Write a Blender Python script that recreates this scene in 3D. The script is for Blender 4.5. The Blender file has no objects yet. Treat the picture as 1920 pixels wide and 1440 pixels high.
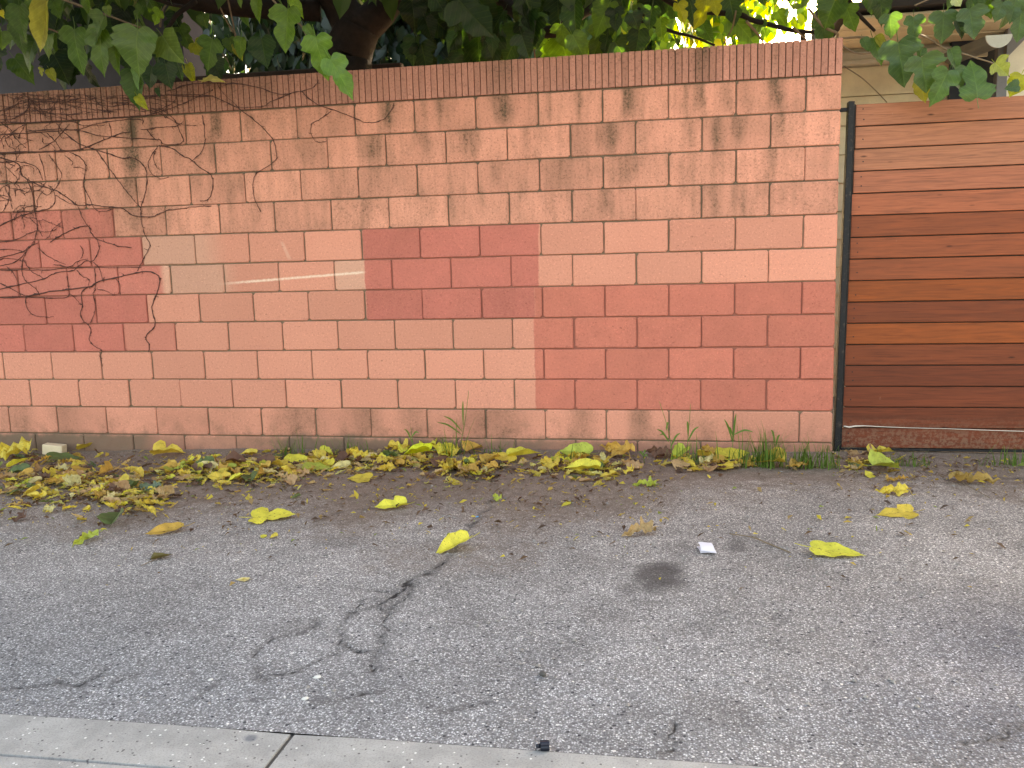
import bpy, bmesh, math, random
import numpy as np
from mathutils import Vector, Matrix
R = random.Random(7)
NR = np.random.default_rng(11)
sc = bpy.context.scene
col = sc.collection
rad = math.radians

# ------------------------------------------------------------------ camera
CAM = (-0.9312, -5.8367, 1.3935)
YAW, PITCH, ROLL, FPX = -0.1887, 0.1516, -0.0280, 1690.94
def basis():
    cy, sy, cp, sp = math.cos(YAW), math.sin(YAW), math.cos(PITCH), math.sin(PITCH)
    f = Vector((sy*cp, cy*cp, -sp)); r = Vector((cy, -sy, 0)); u = r.cross(f)
    c, s = math.cos(ROLL), math.sin(ROLL)
    return c*r + s*u, -s*r + c*u, f
cr, cu, cf = basis()
cam = bpy.data.objects.new('camera', bpy.data.cameras.new('camera'))
col.objects.link(cam)
cam.matrix_world = Matrix(((cr.x, cu.x, -cf.x, CAM[0]), (cr.y, cu.y, -cf.y, CAM[1]), (cr.z, cu.z, -cf.z, CAM[2]), (0, 0, 0, 1)))
cam.data.sensor_width = 36; cam.data.lens = FPX/1920*36
cam.data.clip_start = 0.05; cam.data.clip_end = 500
sc.camera = cam

# ------------------------------------------------------------------ light
SUN_EL, SUN_AZ = 25.0, 24.0          # azimuth measured from +Y (behind the wall) towards +X
w = bpy.data.worlds.new('World'); sc.world = w; w.use_nodes = True
nt = w.node_tree; nt.nodes.clear()
sky = nt.nodes.new('ShaderNodeTexSky'); sky.sky_type = 'NISHITA'; sky.sun_disc = False
sky.sun_elevation = rad(SUN_EL); sky.sun_rotation = rad(SUN_AZ)
sky.air_density = 1.0; sky.dust_density = 4.0; sky.ozone_density = 0.6
bg = nt.nodes.new('ShaderNodeBackground'); bg.inputs[1].default_value = 0.15
ow = nt.nodes.new('ShaderNodeOutputWorld')
nt.links.new(sky.outputs[0], bg.inputs[0]); nt.links.new(bg.outputs[0], ow.inputs[0])
sl = bpy.data.lights.new('sun', 'SUN'); sl.energy = 4.0; sl.angle = rad(0.6); sl.color = (1.0, 0.93, 0.82)
sun = bpy.data.objects.new('sun', sl); col.objects.link(sun)
sd = Vector((math.sin(rad(SUN_AZ))*math.cos(rad(SUN_EL)), math.cos(rad(SUN_AZ))*math.cos(rad(SUN_EL)), math.sin(rad(SUN_EL))))
sun.rotation_euler = sd.to_track_quat('Z', 'Y').to_euler()
sun.location = (6, 12, 9)
vs = sc.view_settings
vs.view_transform = 'Standard'; vs.look = 'None'; vs.gamma = 1; vs.use_curve_mapping = False
vs.exposure = 3.18
vs.use_white_balance = True; vs.white_balance_temperature = 9300; vs.white_balance_tint = 11
sc.cycles.max_bounces = 8; sc.cycles.diffuse_bounces = 4; sc.cycles.transparent_max_bounces = 8
sc.cycles.use_denoising = True

# ------------------------------------------------------------------ helpers: where things are
def ray(x, y):
    return cf + cr*((x-960)/FPX) - cu*((y-720)/FPX)
def at(x, y, Y=0.0):
    d = ray(x, y); t = (Y-CAM[1])/d.y
    return Vector(CAM) + t*d
GX = [-60, -9, -6, -4.6, -2.65, -1.2, 0, 0.5, 1.2, 4, 60]
GZ = [-.10, -.075, -.034, -.012, .024, .034, .041, .036, .030, .030, .03]
def gz(X):
    return float(np.interp(X, GX, GZ))
def gnd(x, y):
    d = ray(x, y); c = Vector(CAM); z = 0.02
    for _ in range(6):
        t = (z-c.z)/d.z; p = c+t*d; z = gz(p.x)
    return Vector((p.x, p.y, z))

# ------------------------------------------------------------------ helpers: objects
def tag(o, label=None, cat=None, group=None, kind=None):
    if label: o['label'] = label
    if cat: o['category'] = cat
    if group: o['group'] = group
    if kind: o['kind'] = kind
    return o
def empty(name, loc):
    o = bpy.data.objects.new(name, None); o.location = loc; o.empty_display_size = .1
    col.objects.link(o); return o
def link(name, me, parent=None, M=None, ploc=None):
    o = bpy.data.objects.new(name, me); col.objects.link(o)
    M = M or Matrix()
    if parent is not None:
        o.parent = parent
        base = ploc if ploc is not None else parent.location
        M = Matrix.Translation(-Vector(base)) @ M
    o.matrix_basis = M
    return o
def mesh(name, V, F, mat, smooth=False, uv=None):
    me = bpy.data.meshes.new(name)
    me.from_pydata([tuple(v) for v in V], [], F)
    if mat: me.materials.append(mat)
    if smooth: me.polygons.foreach_set('use_smooth', [True]*len(F))
    if uv is not None:
        l = me.uv_layers.new(name='UVMap')
        idx = np.zeros(len(me.loops), dtype=np.int32); me.loops.foreach_get('vertex_index', idx)
        l.data.foreach_set('uv', np.asarray(uv, dtype=np.float32)[idx].ravel())
    me.update(); return me
class MB:
    """collects boxes and tubes into one mesh"""
    def __init__(s): s.V = []; s.F = []
    def box(s, a, b, bev=0.0):
        x0, y0, z0 = a; x1, y1, z1 = b
        if bev <= 0:
            i = len(s.V)
            s.V += [(x0,y0,z0),(x1,y0,z0),(x1,y1,z0),(x0,y1,z0),(x0,y0,z1),(x1,y0,z1),(x1,y1,z1),(x0,y1,z1)]
            s.F += [(i,i+3,i+2,i+1),(i+4,i+5,i+6,i+7),(i,i+1,i+5,i+4),(i+1,i+2,i+6,i+5),(i+2,i+3,i+7,i+6),(i+3,i,i+4,i+7)]
        else:
            bm = bmesh.new(); bmesh.ops.create_cube(bm, size=1)
            for v in bm.verts:
                v.co = Vector(((x0+x1)/2+v.co.x*(x1-x0), (y0+y1)/2+v.co.y*(y1-y0), (z0+z1)/2+v.co.z*(z1-z0)))
            bmesh.ops.bevel(bm, geom=bm.edges[:], offset=bev, segments=1, affect='EDGES')
            i = len(s.V); bm.verts.index_update()
            s.V += [tuple(v.co) for v in bm.verts]
            s.F += [tuple(v.index+i for v in f.verts) for f in bm.faces]; bm.free()
        return s
    def quad(s, a, b, c, d):
        i = len(s.V); s.V += [tuple(a), tuple(b), tuple(c), tuple(d)]; s.F.append((i, i+1, i+2, i+3)); return s
    def tube(s, pts, rr, n=6, cap=True):
        pts = [Vector(p) for p in pts]
        if not hasattr(rr, '__len__'): rr = [rr]*len(pts)
        i0 = len(s.V); up = Vector((0.13, 0.31, 0.94))
        for k, p in enumerate(pts):
            t = (pts[min(k+1, len(pts)-1)]-pts[max(k-1, 0)])
            t = t.normalized() if t.length > 1e-9 else Vector((0,0,1))
            a = t.cross(up)
            if a.length < .05: a = t.cross(Vector((1, 0, 0)))
            a.normalize(); b = t.cross(a)
            for j in range(n):
                q = 2*math.pi*j/n
                s.V.append(tuple(p+(a*math.cos(q)+b*math.sin(q))*rr[k]))
        for k in range(len(pts)-1):
            for j in range(n):
                s.F.append((i0+k*n+j, i0+k*n+(j+1)%n, i0+(k+1)*n+(j+1)%n, i0+(k+1)*n+j))
        if cap:
            s.F.append(tuple(i0+j for j in range(n))[::-1]); s.F.append(tuple(i0+(len(pts)-1)*n+j for j in range(n)))
        return s
    def mesh(s, name, mat, smooth=False): return mesh(name, s.V, s.F, mat, smooth)
    def build(s, name, mat, parent=None, smooth=False): return link(name, s.mesh(name, mat, smooth), parent)
def smooth_path(pts, sub=4, jit=0.0):
    pts = [Vector(p) for p in pts]; out = []
    for i in range(len(pts)-1):
        p0, p1, p2, p3 = pts[max(i-1,0)], pts[i], pts[i+1], pts[min(i+2,len(pts)-1)]
        for k in range(sub):
            t = k/sub
            q = 0.5*((2*p1)+(p2-p0)*t+(2*p0-5*p1+4*p2-p3)*t*t+(3*p1-p0-3*p2+p3)*t**3)
            if jit: q = q+Vector((R.gauss(0,jit), 0, R.gauss(0,jit)))
            out.append(q)
    out.append(pts[-1]); return out

# ------------------------------------------------------------------ helpers: materials
class NT:
    def __init__(s, name):
        s.mat = bpy.data.materials.new(name); s.mat.use_nodes = True
        s.t = s.mat.node_tree; s.t.nodes.clear()
        s.out = s.n('ShaderNodeOutputMaterial')
    def n(s, typ, **kw):
        nd = s.t.nodes.new(typ)
        for k, v in kw.items(): setattr(nd, k, v)
        return nd
    def set(s, sock, v):
        if isinstance(v, bpy.types.NodeSocket): s.t.links.new(v, sock)
        elif v is not None:
            if hasattr(v, '__len__') and sock.type == 'RGBA' and len(v) == 3: v = (*v, 1)
            sock.default_value = v
    def m(s, op, a, b=None, c=None, clamp=False):
        nd = s.n('ShaderNodeMath', operation=op); nd.use_clamp = clamp
        for i, v in enumerate((a, b, c)): s.set(nd.inputs[i], v)
        return nd.outputs[0]
    def mix(s, f, a, b, blend='MIX'):
        nd = s.n('ShaderNodeMix', data_type='RGBA', blend_type=blend)
        s.set(nd.inputs[0], f); s.set(nd.inputs[6], a); s.set(nd.inputs[7], b)
        return nd.outputs[2]
    def ss(s, v, a, b):          # smoothstep
        nd = s.n('ShaderNodeMapRange', interpolation_type='SMOOTHSTEP')
        s.set(nd.inputs[0], v); s.set(nd.inputs[1], a); s.set(nd.inputs[2], b)
        return nd.outputs[0]
    def mr(s, v, a, b, c, d):
        nd = s.n('ShaderNodeMapRange')
        for i, q in enumerate((v, a, b, c, d)): s.set(nd.inputs[i], q)
        return nd.outputs[0]
    def noise(s, vec, scale, detail=3, rough=.55, dist=0, out=0):
        nd = s.n('ShaderNodeTexNoise'); s.set(nd.inputs['Vector'], vec)
        nd.inputs['Scale'].default_value = scale; nd.inputs['Detail'].default_value = detail
        nd.inputs['Roughness'].default_value = rough; nd.inputs['Distortion'].default_value = dist
        return nd.outputs[out]
    def voro(s, vec, scale, feature='F1', out='Distance'):
        nd = s.n('ShaderNodeTexVoronoi', feature=feature); s.set(nd.inputs['Vector'], vec)
        nd.inputs['Scale'].default_value = scale
        return nd.outputs[out]
    def xyz(s, v):
        nd = s.n('ShaderNodeSeparateXYZ'); s.set(nd.inputs[0], v); return nd.outputs
    def comb(s, x, y, z):
        nd = s.n('ShaderNodeCombineXYZ')
        for i, q in enumerate((x, y, z)): s.set(nd.inputs[i], q)
        return nd.outputs[0]
    def ramp(s, f, stops, interp='LINEAR'):
        nd = s.n('ShaderNodeValToRGB'); s.set(nd.inputs[0], f); cr_ = nd.color_ramp; cr_.interpolation = interp
        while len(cr_.elements) < len(stops): cr_.elements.new(0.5)
        for e, (p, c) in zip(cr_.elements, stops):
            e.position = p; e.color = (c, c, c, 1) if not hasattr(c, '__len__') else (*c, 1)
        return nd.outputs[0]
    def bump(s, h, strength=.5, dist=.002, normal=None):
        nd = s.n('ShaderNodeBump'); s.set(nd.inputs['Height'], h)
        nd.inputs['Strength'].default_value = strength; nd.inputs['Distance'].default_value = dist
        if normal is not None: s.set(nd.inputs['Normal'], normal)
        return nd.outputs[0]
    def scale(s, c, f):      # colour times a number
        nd = s.n('ShaderNodeVectorMath', operation='SCALE'); s.set(nd.inputs[0], c); s.set(nd.inputs['Scale'], f)
        return nd.outputs[0]
    def principled(s, colr, rough=.8, normal=None, spec=.3, metal=0):
        nd = s.n('ShaderNodeBsdfPrincipled'); s.set(nd.inputs['Base Color'], colr); s.set(nd.inputs['Roughness'], rough)
        s.set(nd.inputs['Specular IOR Level'], spec); s.set(nd.inputs['Metallic'], metal)
        if normal is not None: s.set(nd.inputs['Normal'], normal)
        return nd.outputs[0]
    def done(s, sh): s.t.links.new(sh, s.out.inputs[0]); return s.mat
    def pos(s): return s.n('ShaderNodeNewGeometry').outputs['Position']
    def objc(s): return s.n('ShaderNodeTexCoord').outputs['Object']
    def rnd(s): return s.n('ShaderNodeObjectInfo').outputs['Random']
    def ocol(s): return s.n('ShaderNodeObjectInfo').outputs['Color']

# ------------------------------------------------------------------ the wall's layout
BL, BH, ZG = 0.4064, 0.2032, 0.11
def zj(j): return ZG+(11-j)*BH               # height of bed joint j (0 under the coping, 11 lowest)
ZTOP = zj(0)+0.213
def wx(px, py): return at(px, py, 0).x
def ymid(k, px):                             # photograph row of the middle of course k at column px
    yl = [0, 258, 314, 371, 425, 479, 532, 584, 636, 688, 739, 789]; yr = [0, 170, 236, 303, 369, 434, 497, 560, 621, 682, 742, 801]
    return yl[k]+(yr[k]-yl[k])*px/1580
def cx(k, px): return wx(px, ymid(k, px))    # X on the wall at column px in course k

def wall_material(name, kind):
    T = NT(name); P = T.pos(); x, y, z = T.xyz(P)
    wob = T.m('MULTIPLY', T.m('SUBTRACT', T.noise(P, 9, 3), .5), .05)
    wob2 = T.m('MULTIPLY', T.m('SUBTRACT', T.noise(P, 40, 2), .5), .012)
    xw = T.m('ADD', T.m('ADD', x, T.m('MULTIPLY', wob, .42)), wob2)
    def rect(x0, x1, k0, k1, soft=.006, zs=.003):
        a = T.ss(xw, x0-soft, x0+soft) if x0 > -20 else 1.0
        b = T.m('SUBTRACT', 1.0, T.ss(xw, x1-soft, x1+soft)) if x1 < 20 else 1.0
        c = T.ss(z, zj(k1)-zs, zj(k1)+zs); d = T.m('SUBTRACT', 1.0, T.ss(z, zj(k0-1)-zs, zj(k0-1)+zs))
        return T.m('MULTIPLY', T.m('MULTIPLY', a, b), T.m('MULTIPLY', c, d))
    # the rose overpaint: one patch left, one in the middle, one right
    rose = None
    for k, px, s, f in ((4, 215, .004, .95), (5, 268, .006, 1), (6, 305, .03, .95), (7, 278, .006, 1), (8, 238, .03, 1)):
        q = T.m('MULTIPLY', rect(-99, cx(k, px), k, k, s), f); rose = q if rose is None else T.m('MAXIMUM', rose, q)
    rose = T.m('MAXIMUM', rose, T.m('MULTIPLY', rect(-99, cx(8, 331), 8, 8), .55))
    mid = T.m('MAXIMUM', rect(cx(5, 680), cx(5, 1010), 5, 5), rect(cx(6, 684), cx(6, 1010), 6, 6))
    mid = T.m('MAXIMUM', mid, rect(cx(7, 687), cx(7, 1003), 7, 7))
    big = T.m('MAXIMUM', rect(cx(7, 1003), 99, 7, 7), rect(cx(9, 1003), 99, 8, 10))
    lmid = T.m('MAXIMUM', rose, mid)
    paint = T.m('MAXIMUM', lmid, big)
    grey = T.m('MULTIPLY', T.m('MAXIMUM', rect(-99, cx(5, 400), 5, 5, .12), rect(-99, cx(6, 430), 6, 6, .10)), .30)
    grey = T.m('MAXIMUM', grey, T.m('MULTIPLY', rect(cx(6, 628), cx(6, 686), 6, 6, .02), .32))
    # scrape of pale paint
    p0, p1 = at(405, 533), at(690, 510)
    sl_ = (p1.z-p0.z)/(p1.x-p0.x)
    dz = T.m('ABSOLUTE', T.m('SUBTRACT', z, T.m('ADD', T.m('MULTIPLY', T.m('SUBTRACT', x, p0.x), sl_), p0.z)))
    scr = T.m('SUBTRACT', 1, T.ss(T.m('ADD', dz, wob2), .001, .013))
    scr = T.m('MULTIPLY', scr, T.m('MULTIPLY', T.ss(x, p0.x-.03, p0.x+.30), T.m('SUBTRACT', 1, T.ss(x, p1.x-.06, p1.x))))
    q0, q1 = at(527, 450), at(545, 490)
    dx = T.m('ABSOLUTE', T.m('SUBTRACT', x, T.m('ADD', T.m('MULTIPLY', T.m('SUBTRACT', z, q0.z), (q1.x-q0.x)/(q1.z-q0.z)), q0.x)))
    scr2 = T.m('MULTIPLY', T.m('SUBTRACT', 1, T.ss(dx, .004, .02)), T.m('MULTIPLY', T.ss(z, q1.z, q1.z+.03), T.m('SUBTRACT', 1, T.ss(z, q0.z-.03, q0.z))))
    scr = T.m('MAXIMUM', scr, T.m('MULTIPLY', scr2, .25))
    # water stains running down from the coping, one profile per course
    U0, U1 = -7.5, 0.5
    un = T.m('DIVIDE', T.m('SUBTRACT', T.m('ADD', x, T.m('MULTIPLY', T.m('SUBTRACT', T.noise(P, 10, 2), .5), .04)), U0), U1-U0)
    courses = {
        1: [(250,16,.95),(285,8,.5),(405,14,.8),(465,10,.5),(560,9,.3),(728,14,.8),(825,10,.45),(945,20,.8),(1030,9,.55),(1085,10,.6),(1180,16,1.0),(1290,12,.5),(1312,11,.95),(1360,11,.6),(1392,8,.5),(1455,16,1.1)],
        2: [(252,22,.7),(585,16,.3),(695,24,.7),(795,20,.3),(880,24,.5),(985,10,.4),(1085,20,.4),(1145,22,.65),(1190,12,.4),(1300,10,.4),(1345,12,.6),(1385,12,.75),(1460,14,.7)],
        3: [(245,20,.5),(430,20,.25),(640,30,.3),(700,30,.35),(930,30,.25),(1050,36,.55),(1170,34,.5),(1192,10,.45),(1300,18,.4),(1340,24,.35),(1445,14,.6)],
        4: [(255,20,.55),(320,24,.3),(650,20,.2),(690,16,.4),(1135,13,.65),(1335,30,.5),(1385,26,.45)],
        11: [(40,60,.5),(120,40,.45),(420,30,.2),(560,70,.6),(690,40,.6),(775,30,.5),(930,60,.6),(1090,26,.6),(1200,22,.75),(1300,60,.15)],
    }
    stn = None
    for k, LL in courses.items():
        LL = sorted(LL)
        prof = None
        for i0 in range(0, len(LL), 9):
            L = [((cx(k, p)-U0)/(U1-U0), (cx(k, p+w_)-cx(k, p))/(U1-U0)*1.5, min(1, s_)) for p, w_, s_ in LL[i0:i0+9]]
            st = [(L[0][0]-L[0][1], 0.0)]
            for a, b_ in zip(L, L[1:]+[None]):
                st.append((a[0], a[2]))
                if b_ is None: st.append((a[0]+a[1], 0.0))
                elif b_[0]-a[0] > a[1]+b_[1]: st += [(a[0]+a[1], 0.0), (b_[0]-b_[1], 0.0)]
                else: st.append(((a[0]+b_[0])/2, min(a[2], b_[2])*.45*max(0, 1-(b_[0]-a[0])/(a[1]+b_[1]))))
            q = T.ramp(un, [(min(.999, max(0, p)), v) for p, v in st], 'EASE')
            prof = q if prof is None else T.m('MAXIMUM', prof, q)
        ztop, zbot = zj(k-1), zj(k)
        fade = T.m('SUBTRACT', 1, T.ss(z, ztop-.002, ztop+.008))
        if k == 11: fade = T.m('MULTIPLY', fade, T.mr(z, zbot, ztop, .8, 1.0))
        else: fade = T.m('MULTIPLY', fade, T.ss(T.m('ADD', z, T.m('MULTIPLY', T.m('SUBTRACT', T.noise(T.comb(T.m('MULTIPLY', x, 12), float(k), 0.0), 1.0, 2), .5), .16)), zbot-.05, zbot+.12))
        fade = T.m('MULTIPLY', fade, T.m('GREATER_THAN', z, zbot))
        q = T.m('MULTIPLY', prof, fade); stn = q if stn is None else T.m('ADD', stn, q)
    streak = T.noise(T.comb(T.m('MULTIPLY', x, 20), 0.0, T.m('MULTIPLY', z, 2.2)), 1.0, 3, .55)
    blot = T.noise(P, 7, 4, .6); soft = T.noise(T.comb(T.m('MULTIPLY', x, 9), 0.0, T.m('MULTIPLY', z, 5)), 1.0, 2, .5)
    fine = T.noise(P, 66, 3, .8)
    pits = T.voro(P, 150)
    stn = T.m('MULTIPLY', stn, T.mr(streak, .25, .75, .75, 1.1))
    old = T.ss(z, zj(4)-.004, zj(4)+.004)                      # weathered courses above the repainted band
    wash_shade = T.m('MULTIPLY', old, T.m('MULTIPLY', T.ss(streak, .38, .8), .27))
    wash_shade = T.m('ADD', wash_shade, T.m('MULTIPLY', T.m('MULTIPLY', old, T.ss(soft, .35, .80)), .34))
    leaf_shade = T.m('SUBTRACT', 1, T.ss(x, -5.6, -3.2))  # foliage shade painted into the upper left courses
    wash_shade = T.m('ADD', wash_shade, T.m('MULTIPLY', T.m('MULTIPLY', old, leaf_shade), T.m('MULTIPLY', T.ss(z, zj(4), zj(0)), T.mr(blot, .3, .7, .12, .42))))
    lowz = T.m('SUBTRACT', 1, T.ss(z, zj(11)-.03, zj(10)+.03))
    wash_shade = T.m('ADD', wash_shade, T.m('MULTIPLY', lowz, T.m('MULTIPLY', T.ss(blot, .4, .75), .55)))
    stn = T.m('MULTIPLY', stn, .92)
    dirt = T.m('ADD', stn, wash_shade)  # water stains, grime and the painted foliage shade
    if kind == 'coping':
        cp = T.ramp(un, [((cx(1, p)-U0)/(U1-U0), v) for p, v in ((0,.5),(300,.55),(640,.25),(760,.05),(900,.1),(945,.45),(980,.08),(1285,.2),(1320,.65),(1345,.1),(1440,.1),(1455,.35),(1475,.05))], 'EASE')
        dirt = T.m('MULTIPLY', T.m('ADD', cp, .12), T.mr(z, zj(0), ZTOP, .75, 1.25))
        dirt = T.m('MULTIPLY', dirt, T.mr(streak, .3, .7, .6, 1.2))
    dirt = T.m('MULTIPLY', dirt, T.mr(fine, .34, .66, .72, 1.25))
    rn = T.rnd()
    paint = T.m('MULTIPLY', paint, T.m('MULTIPLY', T.mr(blot, .3, .7, .93, 1.0), T.mr(fine, .3, .6, .88, 1.0)))
    if kind == 'mortar':
        base = T.mix(T.noise(P, 25, 4), (.085, .060, .040), (.18, .122, .080))
        base = T.mix(T.m('MULTIPLY', T.m('SUBTRACT', 1, old), .35), base, (.25, .15, .095))
        base = T.mix(T.m('MULTIPLY', paint, .9), base, (.27, .085, .062))
    elif kind == 'coping':
        base = T.mix(T.noise(P, 5, 3), (.42, .175, .125), (.50, .215, .155))
        base = T.scale(base, T.mr(rn, 0, 1, .86, 1.12))
    else:
        peach = T.mix(blot, (.590, .240, .163), (.650, .280, .190))
        repaint = T.mix(T.noise(P, 3, 2), (.550, .218, .150), (.605, .250, .170))
        base = T.mix(old, repaint, peach)
        base = T.mix(grey, base, (.47, .36, .26))
        base = T.scale(base, T.mr(rn, 0, 1, .86, 1.08))
        rosec = T.mix(T.noise(P, 4, 3), (.425, .120, .092), (.475, .140, .104))
        bigc = T.mix(T.noise(P, 4, 3), (.45, .130, .092), (.51, .155, .106))
        pc = T.mix(big, rosec, bigc)
        pc = T.scale(pc, T.scale(T.mr(rn, 0, 1, .90, 1.06), 1.0) if False else T.m('MULTIPLY', T.mr(rn, 0, 1, .90, 1.06), T.mr(blot, .3, .7, .90, 1.08)))
        base = T.mix(paint, base, pc)
    base = T.mix(T.m('MULTIPLY', dirt, .95, clamp=True), base, (.110, .068, .042))  # grime colour; on the upper left courses also the painted foliage shade
    # speckle of the split block face: pits and pale grains
    if kind != 'mortar':
        dark = T.m('MULTIPLY', T.ss(fine, .52, .66), T.mr(old, 0, 1, .30, .55))
        base = T.mix(dark, base, T.scale(base, .45))
        rare = T.m('MULTIPLY', T.ss(T.noise(T.comb(T.m('MULTIPLY', x, .5), y, z), 75, 2, .5), .68, .74), .55)
        base = T.mix(rare, base, T.scale(base, .35))
        pale = T.m('MULTIPLY', T.ss(T.noise(P, 88, 2), .57, .70), .7)
        base = T.mix(pale, base, T.scale(base, 1.28))
    base = T.mix(T.m('MULTIPLY', scr, T.mr(fine, .35, .6, .35, .85)), base, (.78, .60, .46))
    # cement smear and splash-back at the foot
    foot = T.m('ADD', z, T.m('ADD', T.m('MULTIPLY', T.m('SUBTRACT', T.noise(P, 6, 5, .7), .5), .10), T.m('MULTIPLY', T.m('SUBTRACT', streak, .5), .06)))
    fm = T.m('SUBTRACT', 1, T.ss(foot, zj(11)-.03, zj(11)+.035))
    fcol = T.mix(T.noise(P, 14, 4), (.095, .068, .046), (.165, .115, .082))
    fx = T.ramp(T.m('DIVIDE', T.m('SUBTRACT', x, U0), U1-U0), [((cx(11, p)-U0)/(U1-U0), v) for p, v in ((0,.95),(260,.85),(300,.45),(500,.5),(540,.95),(1000,.75),(1060,.45),(1250,.5),(1560,.35))])
    base = T.mix(T.m('MULTIPLY', fm, fx), base, fcol)
    h = T.m('ADD', T.m('MULTIPLY', fine, .7), T.m('MULTIPLY', T.noise(P, 30, 3), .5))
    h = T.m('ADD', h, T.m('MULTIPLY', T.ss(pits, .0, .5), .35))
    nm = T.bump(h, .55, .0035)
    return T.done(T.principled(base, .92, nm, .18))
M_block = wall_material('painted_block', 'block')
M_coping = wall_material('coping_brick', 'coping')
M_mortar = wall_material('mortar', 'mortar')

# ------------------------------------------------------------------ block wall
wall = empty('block_wall', (-3, 0.075, 0.0))
tag(wall, 'salmon concrete block wall with rose paint patches and a soldier brick coping', 'wall')
def block_mesh(name, lx, hz, seed, mat, depth=.05, bev=.0048, chip=1.0):
    r = random.Random(seed); V = []; F = []
    # front face outline with slightly uneven, chipped corners; chamfer ring; back ring
    hx, hh = lx/2, hz/2; pts = []
    for sx, sz, nxt in ((-1,-1,(1,0)), (1,-1,(0,1)), (1,1,(-1,0)), (-1,1,(0,-1))):
        c = r.choice([.004, .006, .009, .014]) if r.random() < .75 else .017
        c *= chip
        cxx, czz = sx*hx, sz*hh
        a = (cxx, czz-sz*c*r.uniform(.6,1.2)); b = (cxx-sx*c*r.uniform(.6,1.2), czz)
        pts += ([a, b] if sx*sz > 0 else [b, a]) if False else ([a, b] if (sx, sz) in ((-1,-1),(1,1)) else [b, a])
        # mid-edge wobble point
        pts.append((None, nxt, sx, sz))
    out = []
    for p in pts:
        if p[0] is None:
            _, nx, sx, sz = p
            t = r.uniform(-.6, .6); wv = r.uniform(-.0026, .0012)*chip
            if nx[0]: out.append((t*hx*nx[0]*-1 if nx[0] < 0 else t*hx, sz*(hh+wv)))
            else: out.append((sx*(hx+wv), t*hh))
        else: out.append(p)
    n = len(out)
    for (a, b) in out: V.append((a*(1-2*bev/lx), -.0, b*(1-2*bev/hz)))
    for (a, b) in out: V.append((a, bev, b))
    for (a, b) in out: V.append((a, depth, b))
    F.append(tuple(range(n)))
    for i in range(n):
        j = (i+1) % n
        F.append((i, i+n, j+n, j)); F.append((i+n, i+2*n, j+2*n, j+n))
    F.append(tuple(range(2*n, 3*n))[::-1])
    bm = bmesh.new(); vs_ = [bm.verts.new(v) for v in V]
    for f in F: bm.faces.new([vs_[i] for i in f])
    bmesh.ops.recalc_face_normals(bm, faces=bm.faces[:])
    me = bpy.data.meshes.new(name); bm.to_mesh(me); bm.free(); me.materials.append(mat)
    return me
JT = .0070
full = [block_mesh('block', BL-JT, BH-JT, 10+i, M_block) for i in range(7)]
half = [block_mesh('half_block', BL/2-JT, BH-JT, 40+i, M_block) for i in range(4)]
XL = -7.9
for k in range(1, 13):
    zc = zj(k)+BH/2
    odd = k % 2 == 1
    xr = 0.0
    def put(me, xc):
        o = link('block', me, wall, Matrix.Translation((xc+R.gauss(0,.0012), R.gauss(0,.0018), zc+R.gauss(0,.0009))) @ Matrix.Rotation(R.gauss(0,.0022), 4, 'Y'))
        return o
    if odd:
        put(R.choice(half), -BL/4); xr = -BL/2
    while xr > XL:
        put(R.choice(full), xr-BL/2); xr -= BL
cop = [block_mesh('brick', .0364, .205, 80+i, M_coping, .16, .0022, .22) for i in range(6)]
n = int(7.9/.04064)
for i in range(n):
    xc = -.04064*(i+.5)
    if xc < -6.35: break
    # every few bricks the mason left one a touch deeper
    o = link('brick', cop[R.randrange(6)], wall, Matrix.Translation((xc+R.gauss(0,.0005), -.004+R.gauss(0,.0016), zj(0)+.006+.1025+R.gauss(0,.0005))) @ Matrix.Rotation(R.gauss(0,.0018), 4, 'Y'))
b = MB(); b.box((-7.9, .0095, -.35), (-.006, .149, zj(0)+.002))
b.box((-7.9, .014, zj(0)+.0025), (-.012, .149, ZTOP-.006))
b.build('mortar', M_mortar, wall)

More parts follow.
